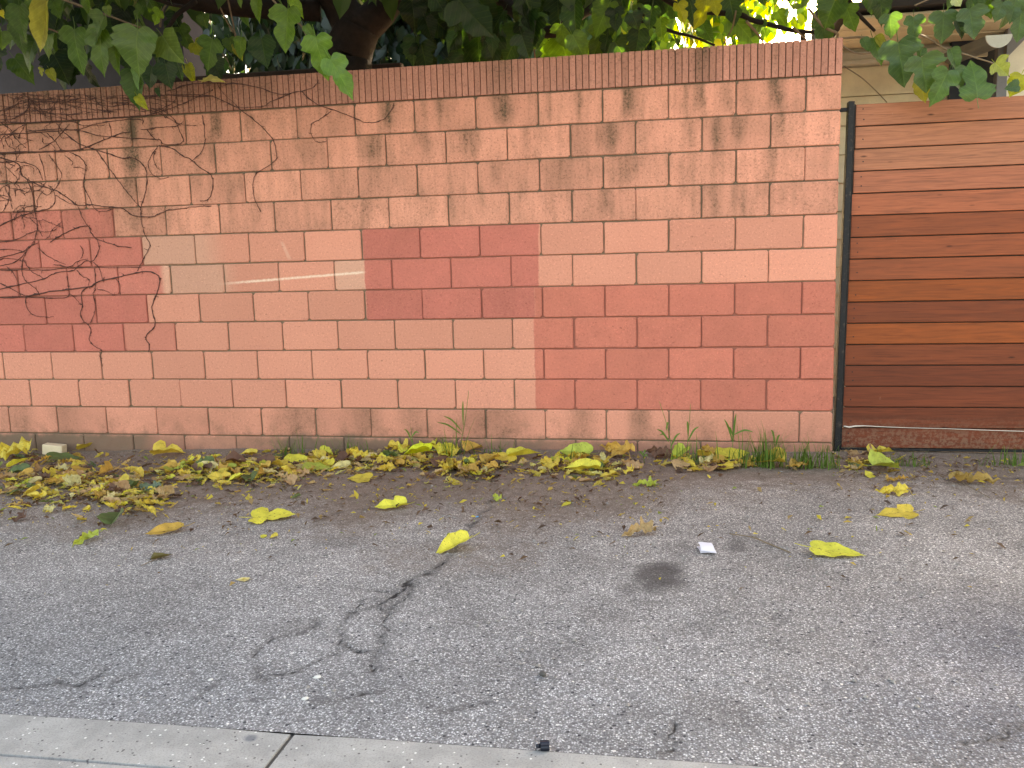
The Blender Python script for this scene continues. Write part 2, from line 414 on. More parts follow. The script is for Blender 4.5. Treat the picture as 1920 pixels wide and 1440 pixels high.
# ------------------------------------------------------------------ ground
def poly_dist(XY, poly):
    d = np.full(len(XY), 9.0)
    for a, b_ in zip(poly[:-1], poly[1:]):
        a = np.array(a); e = np.array(b_)-a; L = max(1e-9, (e*e).sum())
        t = np.clip(((XY-a)@e)/L, 0, 1); q = XY-(a+t[:, None]*e)
        d = np.minimum(d, np.sqrt((q*q).sum(1)))
    return d
def c5(l): return [(600+x*.3646, 1000+y*.3646) for x, y in l]
def c4(l): return [(x*.3646, 1000+y*.3646) for x, y in l]
def c6(l): return [(1220+x*.3646, 1000+y*.3646) for x, y in l]
cracks = [
    (c5([(640,150),(600,180),(560,205),(480,240),(430,275),(385,300),(340,340),(310,365)]), 1.0),
    (c5([(310,365),(350,395),(345,430),(325,480),(330,530),(310,590),(305,640),(295,700)]), .8),
    (c5([(480,240),(450,300),(400,360),(355,390)]), .75), (c5([(385,300),(300,300),(255,290)]), .7),
    (c5([(310,365),(240,390),(170,405),(130,460),(105,520),(115,580),(180,600),(250,590),(320,580)]), .6),
    (c5([(300,350),(230,340),(180,370),(150,420)]), .35),
    (c4([(1900,590),(1830,590),(1750,560)]), .4), (c4([(1870,350),(1800,400),(1760,500),(1740,570),(1720,640),(1600,690),(1480,720),(1380,750),(1320,700)]), .5),
    (c4([(1650,440),(1560,510),(1470,530),(1370,560),(1320,600),(1290,640)]), .5),
    (c4([(0,800),(170,795),(320,770),(420,790),(520,740),(570,700)]), .65), (c4([(590,790),(640,750),(690,735)]), .5),
    (c4([(1150,750),(1080,800),(1000,840),(950,900),(900,960)]), .5), (c4([(1280,880),(1400,850),(1480,840)]), .35),
    (c5([(0,860),(150,850),(240,830),(290,815)]), .6), (c5([(560,890),(650,910),(730,895),(800,875),(880,875)]), .55),
    (c5([(1840,980),(1800,1040),(1800,1120),(1770,1170)]), .5),
    ([(833,1050),(862,1012),(880,985),(905,960),(930,935)], .45), ([(620,965),(700,950),(760,940),(900,960)], .25),
    (c6([(1720,1060),(1800,1030),(1900,990)]), .75), (c6([(1500,1060),(1620,1080),(1720,1060)]), .3),
    ([(1774,900),(1840,897),(1925,897)], .8), ([(1740,895),(1774,900)], .4),
]
stains = [(1235,1080,50,36,.85), (1185,1104,34,14,.45), (1130,1150,60,18,.22), (1215,1135,40,14,.22), (1385,1022,26,14,.55), (1270,1030,30,16,.3), (640,1016,60,14,.35),
          (1600,950,90,16,.15), (540,1180,60,26,.3), (1350,1340,90,40,.28), (1200,1330,60,26,.22), (1150,950,60,10,.2), (1540,1010,50,12,.2), (300,1180,60,24,.15), (880,1160,40,22,.15), (1290,1180,60,18,.18)]
YG = -3.590        # edge of the concrete gutter
def axis(lo, hi, d, far_lo, far_hi):
    a = list(np.arange(lo, hi+1e-6, d)); s = d
    p = a[-1]
    while p < far_hi: s *= 1.5; p += s; a.append(min(p, far_hi))
    s = d; p = a[0]
    while p > far_lo: s *= 1.5; p -= s; a.insert(0, max(p, far_lo))
    return np.array(a)
xs = axis(-6.6, 2.0, .016, -60, 60)
ys = axis(YG, 0.5, .016, YG, 90)
ys = ys[ys >= YG-1e-6]
Xg, Yg = np.meshgrid(xs, ys); XY = np.stack([Xg.ravel(), Yg.ravel()], 1)
Zg = np.interp(XY[:, 0], GX, GZ)
def vnoise(P, scale, seed):
    r = np.random.default_rng(seed); T_ = r.random((64, 64)); q = P*scale
    i = np.floor(q).astype(int); f = q-i; f = f*f*(3-2*f)
    g = lambda a, b_: T_[a % 64, b_ % 64]
    return (g(i[:,0],i[:,1])*(1-f[:,0])+g(i[:,0]+1,i[:,1])*f[:,0])*(1-f[:,1])+(g(i[:,0],i[:,1]+1)*(1-f[:,0])+g(i[:,0]+1,i[:,1]+1)*f[:,0])*f[:,1]
crk = np.full(len(XY), 1.0)
near = (XY[:, 0] > -6.6) & (XY[:, 0] < 2) & (XY[:, 1] < .5)
wobx = (vnoise(XY, 16, 1)-.5)*.05+(vnoise(XY, 45, 2)-.5)*.02
woby = (vnoise(XY, 16, 3)-.5)*.05+(vnoise(XY, 45, 4)-.5)*.02
XYw = XY+np.stack([wobx, woby], 1)
for pl, sgt in cracks:
    g = [tuple(gnd(*p))[:2] for p in pl]
    d = poly_dist(XYw[near], g)
    crk[near] = np.minimum(crk[near], d/sgt+(1-sgt)*.004)
stn = np.zeros(len(XY))
for px, py, rx, ry, s in stains:
    c = gnd(px, py); ex = (gnd(px+rx, py)-c).x; ey = abs((gnd(px, py+ry)-c).y)
    q = ((XYw[:, 0]-c.x)/ex)**2+((XYw[:, 1]-c.y)/ey)**2
    stn = np.maximum(stn, s*np.clip(1.25-q, 0, 1))
corner_shade = np.zeros(len(XY))  # bluish shade painted into the lower right corner of the asphalt
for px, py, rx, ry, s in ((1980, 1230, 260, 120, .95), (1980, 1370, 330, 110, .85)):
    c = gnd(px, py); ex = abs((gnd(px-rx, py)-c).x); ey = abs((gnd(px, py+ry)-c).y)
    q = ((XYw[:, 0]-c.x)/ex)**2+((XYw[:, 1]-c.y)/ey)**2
    corner_shade = np.maximum(corner_shade, s*np.clip(1-np.sqrt(q)*.6, 0, 1))
# soil and leaf mould washed up along the wall: thickest on the left
lim = np.interp(XY[:, 0], [-60, -6, -5, -4, -3, -2.2, -1.4, -.6, .2, 1, 60], [2.1, 2.1, 2.15, 2.1, 2.3, 2.25, 1.95, 1.5, 1.1, 1.1, 1.0])
edge = lim*(.75+.6*(vnoise(XY, 2.3, 8)))+(vnoise(XY, 11, 9)-.5)*.35
soil = np.clip(1.0-(-XY[:, 1])/edge, 0, 1)**.75
soil[XY[:, 1] > .25] = 1
Zg = Zg+(vnoise(XY, 1.3, 20)-.5)*.012*near+(vnoise(XY, 6, 21)-.5)*.004*near+(vnoise(XY, 25, 22)-.5)*.003*near
Zg = np.interp(XY[:, 0], GX, GZ)+(Zg-np.interp(XY[:, 0], GX, GZ))*np.clip((XY[:, 1]-YG)/.25, 0, 1)
Zg = Zg-.006*np.clip(1-crk/.012, 0, 1)
Zg = Zg+.018*np.clip(1-np.abs(XY[:, 1]+.02)/.22, 0, 1)*(vnoise(XY, 7, 23))*(XY[:, 1] < .05)
nx, ny = len(xs), len(ys)
ii = np.arange(nx*ny).reshape(ny, nx)
quads = np.stack([ii[:-1, :-1], ii[:-1, 1:], ii[1:, 1:], ii[1:, :-1]], -1).reshape(-1, 4)
me = bpy.data.meshes.new('asphalt_road')
me.vertices.add(nx*ny); me.vertices.foreach_set('co', np.stack([XY[:, 0], XY[:, 1], Zg], 1).astype(np.float32).ravel())
me.loops.add(len(quads)*4); me.loops.foreach_set('vertex_index', quads.astype(np.int32).ravel())
me.polygons.add(len(quads)); me.polygons.foreach_set('loop_start', np.arange(0, len(quads)*4, 4, dtype=np.int32))
me.polygons.foreach_set('use_smooth', np.ones(len(quads), dtype=bool))
me.update(calc_edges=True)
for nm, a in (('crack', crk), ('stain', stn), ('soil', soil), ('corner_shade', corner_shade)):
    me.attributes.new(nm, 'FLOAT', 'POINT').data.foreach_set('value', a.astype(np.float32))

def asphalt_material():
    T = NT('asphalt'); P = T.pos(); x, y, z = T.xyz(P); P2 = T.comb(x, y, 0.0)
    A = lambda nme: T.n('ShaderNodeAttribute', attribute_name=nme).outputs['Fac']
    crack, stain, soil_, corner_shade = A('crack'), A('stain'), A('soil'), A('corner_shade')
    vc = T.xyz(T.voro(P2, 145, out='Color'))[0]
    vd = T.voro(P2, 145)
    vc2 = T.xyz(T.voro(P2, 60, out='Color'))[1]
    vd2 = T.voro(P2, 60)
    big = T.noise(P2, 1.1, 5, .6)
    med = T.noise(P2, 9, 4, .6)
    fine = T.noise(P2, 330, 2, .7)
    stone = T.ramp(vc, [(0, .080), (.2, .18), (.5, .285), (.8, .39), (.95, .49), (1, .62)])
    base = T.mix(T.m('MULTIPLY', T.ss(vd, .22, .62), .9), stone, (.12, .116, .120))
    base = T.scale(base, T.mr(T.noise(P2, 95, 3, .8), .33, .67, .55, 1.5))
    base = T.mix(T.m('MULTIPLY', T.m('GREATER_THAN', vc2, .93), T.m('LESS_THAN', vd2, .34)), base, (.035, .036, .042))
    base = T.mix(T.m('MULTIPLY', T.m('LESS_THAN', vc2, .035), T.m('LESS_THAN', vd2, .27)), base, (.55, .53, .50))
    base = T.mix(T.ss(fine, .45, .8), base, T.scale(base, .6))
    base = T.scale(base, T.mr(big, .3, .7, .80, 1.22))
    base = T.scale(base, T.mr(med, .3, .7, .86, 1.12))
    tint = T.mix(T.mr(y, -3.4, -.7, 0, 1), (.98, .985, 1.01), (1.66, 1.40, 1.20))      # beige dust, brightened towards the wall to offset its shading
    base = T.mix(1.0, base, tint, 'MULTIPLY')
    base = T.mix(T.m('MULTIPLY', stain, T.mr(med, .3, .7, .8, 1.1)), base, (.048, .040, .038))
    base = T.mix(corner_shade, base, T.mix(1.0, base, (.42, .47, .58), 'MULTIPLY'))  # bluish darkening that stands in for shade
    sb = T.noise(P2, 14, 6, .7); sf = T.noise(P2, 160, 3, .7)
    sm = T.ss(T.m('ADD', soil_, T.m('MULTIPLY', T.m('SUBTRACT', sb, .5), .9)), .08, .70)
    sc_ = T.mix(T.ss(sf, .3, .7), (.076, .046, .032), (.240, .160, .115))
    sc_ = T.mix(T.ss(sb, .45, .7), sc_, T.scale(sc_, .55))
    base = T.mix(T.m('MULTIPLY', sm, T.mr(sf, .3, .7, .58, .95)), base, sc_)
    wide = T.m('ADD', crack, T.m('MULTIPLY', T.m('SUBTRACT', sf, .5), .010))
    cm = T.m('SUBTRACT', 1, T.ss(wide, .002, .0118))
    cm = T.m('MULTIPLY', cm, T.mr(T.noise(P2, 22, 2), .32, .5, .45, 1))
    halo = T.m('MULTIPLY', T.m('SUBTRACT', 1, T.ss(wide, .005, .055)), .46)
    base = T.mix(halo, base, (.05, .046, .045))
    base = T.mix(cm, base, (.014, .012, .012))
    h = T.m('ADD', T.m('MULTIPLY', T.m('SUBTRACT', 1, vd), 1.0), T.m('MULTIPLY', fine, .4))
    h = T.m('SUBTRACT', h, T.m('MULTIPLY', cm, 2.2))
    nm = T.bump(h, .75, .0042)
    return T.done(T.principled(base, .86, nm, .25))
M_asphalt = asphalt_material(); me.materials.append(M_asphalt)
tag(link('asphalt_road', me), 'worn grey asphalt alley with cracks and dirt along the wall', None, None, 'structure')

def concrete_material():
    T = NT('concrete'); P = T.pos(); x, y, z = T.xyz(P)
    P2 = T.comb(x, y, 0.0)
    med = T.noise(P2, 7, 5, .65); fine = T.noise(P2, 170, 3, .75)
    base = T.mix(T.ss(med, .3, .7), (.215, .21, .205), (.29, .285, .275))
    base = T.mix(T.ss(fine, .45, .75), base, T.scale(base, .62))
    vc = T.xyz(T.voro(P2, 85, out='Color'))[0]; vd = T.voro(P2, 85)
    base = T.mix(T.m('MULTIPLY', T.m('GREATER_THAN', vc, .90), T.m('LESS_THAN', vd, .33)), base, (.09, .085, .085))
    base = T.mix(T.m('MULTIPLY', T.m('LESS_THAN', vc, .05), T.m('LESS_THAN', vd, .3)), base, (.5, .49, .47))
    s = gnd(470, 1383)
    d = T.n('ShaderNodeVectorMath', operation='DISTANCE'); T.set(d.inputs[0], P2); d.inputs[1].default_value = (s.x, s.y, 0)
    base = T.mix(T.m('MULTIPLY', T.m('SUBTRACT', 1, T.ss(T.m('ADD', d.outputs['Value'], T.m('MULTIPLY', med, .02)), .02, .036)), .7), base, (.07, .075, .095))
    nm = T.bump(T.m('ADD', fine, med), .5, .0025)
    return T.done(T.principled(base, .88, nm, .25))
M_concrete = concrete_material()
gut = empty('concrete_gutter', (-2, -4.1, 0)); tag(gut, 'pale concrete gutter slabs along the near edge of the asphalt', None, None, 'structure')
def slab(x0, x1, y0, y1):
    b = MB(); n_ = max(1, int((x1-x0)/.2)); bev = .008
    xs_ = np.linspace(x0, x1, n_+1); bev = .004
    prof = [(y0, -.05), (y0+.0005, -.008), (y0+bev, .001), (y1-bev, .001), (y1-.0005, -.005), (y1, -.05)]
    for X in xs_:
        for (yy, dz_) in prof:
            e = .0 if x0 < X < x1 else -.004
            b.V.append((X, yy, gz(X)+dz_+(e if dz_ > -.02 else 0)))
    m = len(prof)
    for i in range(n_):
        for j in range(m-1):
            a = i*m+j; b.F.append((a, a+m, a+m+1, a+1))
    b.F.append(tuple(range(m))); b.F.append(tuple(range(n_*m, n_*m+m))[::-1])
    me_ = b.mesh('slab', M_concrete)
    bm = bmesh.new(); bm.from_mesh(me_); bmesh.ops.recalc_face_normals(bm, faces=bm.faces[:]); bm.to_mesh(me_); bm.free()
    link('slab', me_, gut)
xb = [-14, -8.05, -5.04, -2.03, .99, 4.0, 10]
for a, c in zip(xb[:-1], xb[1:]):
    slab(a+.007, c-.007, -3.800, YG+.001)
    slab(a+.007, c-.007, -4.65, -3.804)
M_dark = NT('joint_dirt'); M_dark = M_dark.done(M_dark.principled((.06, .056, .052), .95))
b = MB()
for x0, x1 in zip(GX[:-1], GX[1:]):
    b.quad((x0, -4.66, gz(x0)-.009), (x1, -4.66, gz(x1)-.009), (x1, YG+.01, gz(x1)-.009), (x0, YG+.01, gz(x0)-.009))
tag(b.build('gutter_bed', M_dark), 'dark dirt in the joints between the gutter slabs', None, None, 'structure')
T = NT('far_asphalt'); P = T.pos()
M_far = T.done(T.principled(T.mix(T.noise(P, 60, 4, .7), (.12, .118, .118), (.22, .215, .21)), .9))
b = MB()
for x0, x1 in zip(GX[:-1], GX[1:]):
    b.quad((x0, -60, gz(x0)), (x1, -60, gz(x1)), (x1, -4.655, gz(x1)), (x0, -4.655, gz(x0)))
tag(b.build('far_road', M_far), 'asphalt on the near side of the alley gutter', None, None, 'structure')

# ------------------------------------------------------------------ wooden gate
def wood_material():
    T = NT('stained_wood'); O = T.pos(); x, y, z = T.xyz(O); rn = T.rnd()
    off = T.m('MULTIPLY', rn, 37.0)
    G = T.comb(T.m('ADD', T.m('MULTIPLY', x, 1.6), off), off, T.m('MULTIPLY', z, 26))
    g1 = T.noise(G, 1.6, 6, .62, 1.1)
    g2 = T.noise(T.comb(T.m('ADD', T.m('MULTIPLY', x, 5), off), off, T.m('MULTIPLY', z, 150)), 1.0, 3, .6)
    oc = T.ocol()
    base = T.scale(oc, T.mr(g1, .3, .7, .72, 1.25))
    base = T.mix(T.ss(g2, .5, .75), base, T.scale(base, .66))
    # knots
    kd = T.voro(T.comb(T.m('ADD', T.m('MULTIPLY', x, 1.15), off), off, T.m('MULTIPLY', z, 4.0)), 2.6)
    base = T.mix(T.m('SUBTRACT', 1, T.ss(kd, .02, .085)), base, T.scale(base, .32))
    # pale drips and scratches
    sp = T.noise(T.comb(T.m('MULTIPLY', x, 130), 0.0, T.m('MULTIPLY', z, 12)), 1.0, 2, .5)
    base = T.mix(T.m('MULTIPLY', T.ss(sp, .76, .80), .35), base, (.55, .40, .30))
    # dust and splash on the lowest boards
    low = T.m('MULTIPLY', T.m('SUBTRACT', 1, T.ss(z, .10, .30)), T.ss(T.noise(O, 55, 4, .7), .42, .6))
    base = T.mix(T.m('MULTIPLY', low, .5), base, (.20, .12, .08))
    nm = T.bump(T.m('ADD', g1, T.m('MULTIPLY', g2, .6)), .25, .002)
    return T.done(T.principled(base, T.mr(g1, .3, .7, .5, .7), nm, .22))
M_wood = wood_material()
def metal_material():
    T = NT('black_steel'); P = T.pos()
    n1 = T.noise(P, 30, 5, .7)
    base = T.mix(T.ss(n1, .52, .72), (.012, .012, .013), (.07, .055, .045))
    return T.done(T.principled(base, T.mr(n1, .3, .7, .45, .75), T.bump(n1, .2, .001), .22))
M_steel = metal_material()
YB = 0.10
gate = empty('wooden_gate', (1.0, YB, .05))
tag(gate, 'brown horizontal board gate with a black steel edge post beside the wall', 'gate')
ZB0, ZB1, NB = .058, 2.186, 16
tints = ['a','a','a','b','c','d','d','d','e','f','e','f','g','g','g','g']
wcol = {'a': (.34,.128,.070), 'b': (.32,.104,.056), 'c': (.285,.082,.040), 'd': (.215,.054,.022), 'e': (.225,.052,.014), 'f': (.170,.039,.015), 'g': (.145,.033,.014)}  # board colours; the paler top ones also carry painted sky sheen
bh = (ZB1-ZB0)/NB
for i in range(NB):
    zt = ZB1-i*bh; zb = zt-bh
    lean = lambda z: .069+(z-ZB0)/(ZB1-ZB0)*.034
    bm_ = MB(); bm_.box((0, 0, 0), (3.1, .022, bh-.0065), .0028)
    me_ = bm_.mesh('board', M_wood)
    sh = Matrix.Translation((lean((zt+zb)/2)+R.gauss(0,.0015), YB+R.gauss(0,.0012), zb+.003)) @ Matrix.Rotation(R.gauss(0,.0006), 4, 'Y')
    o = link('board', me_, gate, sh)
    for hz_ in ((.34,) if i % 3 else (.28, .70)):
        sb_ = MB(); n6 = 8; xq, zq_ = .045+R.gauss(0, .004), hz_*bh+R.gauss(0, .004)
        sb_.V = [(xq+.0042*math.cos(6.2832*j/n6), yy, zq_+.0042*math.sin(6.2832*j/n6)) for yy in (-.0012, .004) for j in range(n6)]
        sb_.F = [tuple(range(n6)), tuple(range(n6, 2*n6))[::-1]]+[(j, n6+j, n6+(j+1) % n6, (j+1) % n6) for j in range(n6)]
        sc2 = bpy.data.objects.new('screw', sb_.mesh('screw', M_steel)); col.objects.link(sc2); sc2.parent = o
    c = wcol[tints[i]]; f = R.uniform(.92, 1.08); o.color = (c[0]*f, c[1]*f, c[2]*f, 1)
b = MB(); b.box((.09, YB+.03, ZB0+.01), (3.1, YB+.034, ZB1-.005)); b.build('backing_sheet', M_dark, gate)
def post(x0b, x0t, w_, y0, y1, z0, z1, name, mat, par):
    b = MB(); i = 0
    b.box((0, y0, z0), (w_, y1, z1), .003)
    b.V = [(v[0]+x0b+(x0t-x0b)*(v[2]-z0)/(z1-z0), v[1], v[2]) for v in b.V]
    return b.build(name, mat, par)
post(.022, .052, .036, YB-.035, YB+.03, .03, 2.20, 'gate_post', M_steel, gate)
post(.0615, .0905, .010, YB-.006, YB+.026, .05, 2.184, 'edge_channel', M_steel, gate)
b = MB(); b.box((-.004, YB-.012, 2.142), (.054, YB+.004, 2.166), .002); b.build('latch_bracket', M_steel, gate)
b = MB(); b.box((.066, YB-.012, .046), (3.1, YB+.03, .0575), .002); b.build('bottom_rail', M_steel, gate)
b = MB(); b.box((.076, YB-.010, 1.80), (.088, YB+.002, 1.90), .002); b.build('hinge_plate', M_steel, gate)
b = MB(); b.box((.058, YB-.010, .20), (.070, YB+.002, .30), .002); b.build('hinge_plate', M_steel, gate)
M_cord = NT('pale_cord'); M_cord = M_cord.done(M_cord.principled((.55, .47, .40), .7))
pts = [at(px, py, YB-.006) for px, py in ((1582,799),(1592,801),(1604,799),(1622,798.5),(1650,800),(1700,802),(1780,804),(1860,807),(1930,809))]
tag(MB().tube(pts, [.005,.006,.005,.003,.0025,.002,.002,.0025,.0025], 6).build('cord', M_cord, None, True), 'pale cord caught along the lowest joint of the gate boards', 'cord')

# ------------------------------------------------------------------ house behind the gate
def paint_mat(name, c, rough=.6, var=.12):
    T = NT(name); P = T.pos(); n1 = T.noise(P, 6, 5, .65); n2 = T.noise(P, 90, 3)
    base = T.scale(c and T.mix(0.0, c, c), T.mr(n1, .3, .7, 1-var, 1+var))
    base = T.mix(T.m('MULTIPLY', T.ss(n2, .55, .75), .25), base, T.scale(base, .6))
    return T.done(T.principled(base, rough, T.bump(n2, .15, .001), .3))
M_cream = paint_mat('cream_paint', (.62, .55, .40)); M_trim = paint_mat('pale_trim', (.46, .45, .40)); M_navy = paint_mat('dark_navy', (.018, .024, .040))
M_bright = paint_mat('cream_stucco', (.66, .62, .50)); M_barge = paint_mat('grey_trim', (.16, .165, .18)); M_gut = paint_mat('gutter_paint', (.55, .56, .52), .4); M_roof = paint_mat('roof_felt', (.05, .045, .045), .9)
HX0 = at(1548, 110, 2.2).x
house = empty('house', (1.2, 2.2, 0.03)); tag(house, 'cream clapboard house with a half-round gutter behind the wooden gate', 'house')
HY = 2.2
zl = at(1650, 122, HY).z
b = MB(); b.box((HX0, HY+.021, -.05), (1.42, HY+.6, zl+.5)); b.build('wall', M_cream, house)
b = MB(); b.box((HX0, HY+.62, zl+.26), (3.5, HY+.9, zl+.6)); b.build('rear_fascia', M_roof, house)
k = 0; zt = zl-.01
while zt > .0:
    b = MB(); zb = zt-.23
    x0, x1 = HX0, 1.42
    b.V = [(x0, HY, zt), (x1, HY, zt), (x1, HY-.02, zb+.006), (x0, HY-.02, zb+.006), (x0, HY+.02, zt), (x1, HY+.02, zt), (x1, HY+.02, zb+.006), (x0, HY+.02, zb+.006)]
    b.F = [(3, 2, 1, 0), (3, 7, 6, 2), (0, 1, 5, 4), (4, 5, 6, 7), (0, 4, 7, 3), (1, 2, 6, 5)]
    b.build('siding_board', M_cream, house); zt = zb
b = MB(); b.box((HX0, HY-.10, zl), (1.42, HY+.02, zl+.035), .004); b.box((HX0, HY-.075, zl+.0352), (1.42, HY+.02, zl+.10), .004); b.build('ledge', M_trim, house)
ys_ = [HY-.03, 1.86, 1.52, 1.18]
zs_ = [zl+.13, zl+.14, zl+.15, zl+.16]
for i in range(3):
    b = MB(); b.box((HX0, ys_[i+1]+.004, zs_[i]), (1.55, ys_[i]-.004, zs_[i]+.02), .003); b.build('soffit_board', M_cream, house)
b = MB(); b.box((HX0-.03, 1.12, zl+.20), (1.6, 2.6, zl+.25), .004); b.build('roof', M_roof, house)
ga, gb = at(1872, 66, 1.05), at(1786, 101, 1.95)
gm = MB(); rr = .080
for c_ in (ga, gb):
    for j in range(13):
        q = math.pi+math.pi*j/12; gm.V.append((c_.x+rr*math.cos(q), c_.y, c_.z+rr*math.sin(q)))
for c_ in (ga, gb):
    for j in range(13):
        q = math.pi+math.pi*j/12; gm.V.append((c_.x+(rr-.006)*math.cos(q), c_.y, c_.z+(rr-.006)*math.sin(q)))
for j in range(12): gm.F.append((j, j+1, 14+j, 13+j)); gm.F.append((26+j, 39+j, 40+j, 27+j))
gm.F += [(0, 13, 39, 26), (12, 38, 51, 25)]
gobj = gm.build('gutter', paint_mat('gutter_back', (.13, .135, .12), .5), house)
gc = MB(); gc.V = [(ga.x+(rr+.004)*math.cos(math.pi+math.pi*j/12), ga.y-.003, ga.z+(rr+.004)*math.sin(math.pi+math.pi*j/12)) for j in range(13)]
gc.V += [(v[0], v[1]-.012, v[2]) for v in gc.V]; gc.F = [tuple(range(13, 26)), tuple(range(13))[::-1]]+[(j, j+1, 14+j, 13+j) for j in range(12)]+[(12, 0, 13, 25)]
ec = link('end_cap', gc.mesh('end_cap', M_gut), gobj, None, (0, 0, 0))
X0, X1, XP = at(1795, 140, 1.9).x, at(1866, 140, 1.9).x, at(1886, 140, 1.9).x
zq = at(1850, 85, 1.9).z
b = MB(); b.box((at(1780,140,2.15).x, 2.12, .02), (at(1890,140,2.15).x, 2.18, zq+.10)); b.build('recess_panel', M_navy, house)  # plain dark navy panel closing the recess
b = MB(); b.box((X1, 1.86, .02), (XP, 1.94, zq+.06), .004); b.build('porch_post', M_barge, house)
b = MB(); b.box((XP+.004, 1.90, .02), (3.4, 2.05, zq+.55)); b.build('side_wall', M_bright, house)
a0, a1 = at(1882, 112, 1.86), at(1960, 32, 1.86)
b = MB(); b.V = [(a0.x, 1.80, a0.z), (a1.x+.6, 1.80, a1.z+(a1.z-a0.z)/(a1.x-a0.x)*.6), (a1.x+.6, 1.80, a1.z+.6*(a1.z-a0.z)/(a1.x-a0.x)+.26), (a0.x, 1.80, a0.z+.26)]
b.V += [(v[0], 1.885, v[2]) for v in b.V]; b.F = [(0, 1, 2, 3), (7, 6, 5, 4), (0, 4, 5, 1), (3, 2, 6, 7), (0, 3, 7, 4), (1, 5, 6, 2)]
b.build('barge_board', M_barge, house)

# dark garage behind the wall on the left, and a timber rail next to it
M_gar = paint_mat('garage_stucco', (.075, .070, .080), .9)
gar = empty('garage', (-8, 2.6, 0)); tag(gar, 'grey stucco garage behind the wall at the left under the leaves', 'garage')
b = MB(); b.box((-13, 2.5, -.1), (at(345, 110, 2.5).x, 2.9, 4.1)); b.build('wall', M_gar, gar)
b = MB(); b.box((-13.2, 2.1, 4.11), (at(345, 110, 2.5).x+.3, 3.2, 4.26)); b.build('roof', M_roof, gar)
M_rail = paint_mat('dark_timber', (.045, .032, .025), .85)
fen = empty('timber_fence', (-4.3, 1.6, 0)); tag(fen, 'dark timber fence rail behind the wall left of the trunk', 'fence')
z1 = at(560, 131, 1.6).z
b = MB(); b.box((-5.5, 1.57, z1-.10), (-3.2, 1.66, z1), .006); b.build('rail', M_rail, fen)
for xx in (-5.3, -4.35, -3.4):
    b = MB(); b.box((xx, 1.665, -.05), (xx+.09, 1.75, z1-.01), .005); b.build('post', M_rail, fen)
for i in range(15):
    b = MB(); b.box((-5.45+i*.15, 1.755, -.05), (-5.45+i*.15+.144, 1.775, z1-.12), .003); b.build('plank', M_rail, fen)

# ------------------------------------------------------------------ leaves
LOBED = [(0,0),(.07,-.06),(.16,-.10),(.27,-.07),(.34,.02),(.40,.10),(.385,.16),(.43,.23),(.37,.29),(.29,.325),(.215,.35),(.235,.42),(.265,.50),(.285,.56),(.255,.64),(.225,.71),(.165,.79),(.10,.87),(.045,.945),(0,1.03)]
HEART = [(0,0),(.06,-.05),(.15,-.095),(.26,-.08),(.34,-.01),(.41,.07),(.43,.16),(.455,.24),(.43,.33),(.42,.40),(.37,.48),(.345,.56),(.285,.64),(.24,.72),(.175,.79),(.125,.86),(.06,.93),(.03,.98),(0,1.05)]
NARROW = [(0,0),(.05,-.04),(.13,-.05),(.20,.0),(.25,.09),(.27,.18),(.25,.26),(.265,.34),(.25,.43),(.235,.52),(.19,.62),(.17,.70),(.12,.80),(.07,.89),(.03,.96),(0,1.05)]
def leaf_geom(outline, seed, fold=.25, droop=.25, ripple=.03, roll=0.0, asym=.08, cols=2, twist=0., step=1, ragged=0.):
    r = random.Random(seed); ol = outline[::step]
    if ol[-1] != outline[-1]: ol = ol+[outline[-1]]
    V, UV, F = [], [], []; nrow = len(ol)
    ph = [r.uniform(0, 6.28) for _ in range(6)]
    def z_of(x, y):
        z = abs(x)*fold*1.0
        z -= droop*(max(0, y)**1.7)
        z += ripple*(math.sin(9*y+ph[0]+4*abs(x))+.7*math.sin(17*y+ph[1]+(3 if x > 0 else 0)))*min(1, abs(x)*4)
        z += ripple*.5*math.sin(6*x+5*y+ph[2])
        return z
    mids = []
    for (x, y) in ol:
        my = max(0.0, min(1.03, y*.98+.0)) if y > 0 else 0.0
        mids.append(my)
    for s in (-1, 1):
        for i, (x, y) in enumerate(ol):
            k = 1+asym*r.uniform(-1, 1)
            if ragged: k *= 1-ragged*r.random()
            ex, ey = s*x*k, y*(1+.02*r.uniform(-1, 1))
            for c in range(cols+1):
                t = c/cols
                px, py = ex*t, mids[i]*(1-t)+ey*t
                V.append((px, py)); UV.append((px, py))
    m = cols+1
    W = []
    for (x, y) in V:
        z = z_of(x, y)
        if roll:
            th = x*roll*5; rr_ = 1/(roll*5)
            nx_, nz_ = rr_*math.sin(th), rr_*(1-math.cos(th)); x, z = nx_, z*math.cos(th)*.6+nz_
        if twist:
            a = twist*y; x, z = x*math.cos(a)-z*math.sin(a), x*math.sin(a)+z*math.cos(a)
        W.append((x, y, z))
    for si in range(2):
        o = si*nrow*m
        for i in range(nrow-1):
            for c in range(cols):
                a = o+i*m+c; q = (a, a+1, a+m+1, a+m)
                F.append(q if si == 1 else q[::-1])
    # petiole
    return W, F, UV
def add_petiole(W, F, UV, ln=.35, rad_=.011, bend=.1):
    i = len(W)
    for k in range(4):
        t = k/3; c = (0, -ln*t, bend*t*t)
        for j in range(3):
            q = 2.094*j; W.append((c[0]+rad_*math.cos(q), c[1], c[2]+rad_*math.sin(q))); UV.append((0.0, -.2))
    for k in range(3):
        for j in range(3): F.append((i+k*3+j, i+k*3+(j+1) % 3, i+k*3+3+(j+1) % 3, i+k*3+3+j))

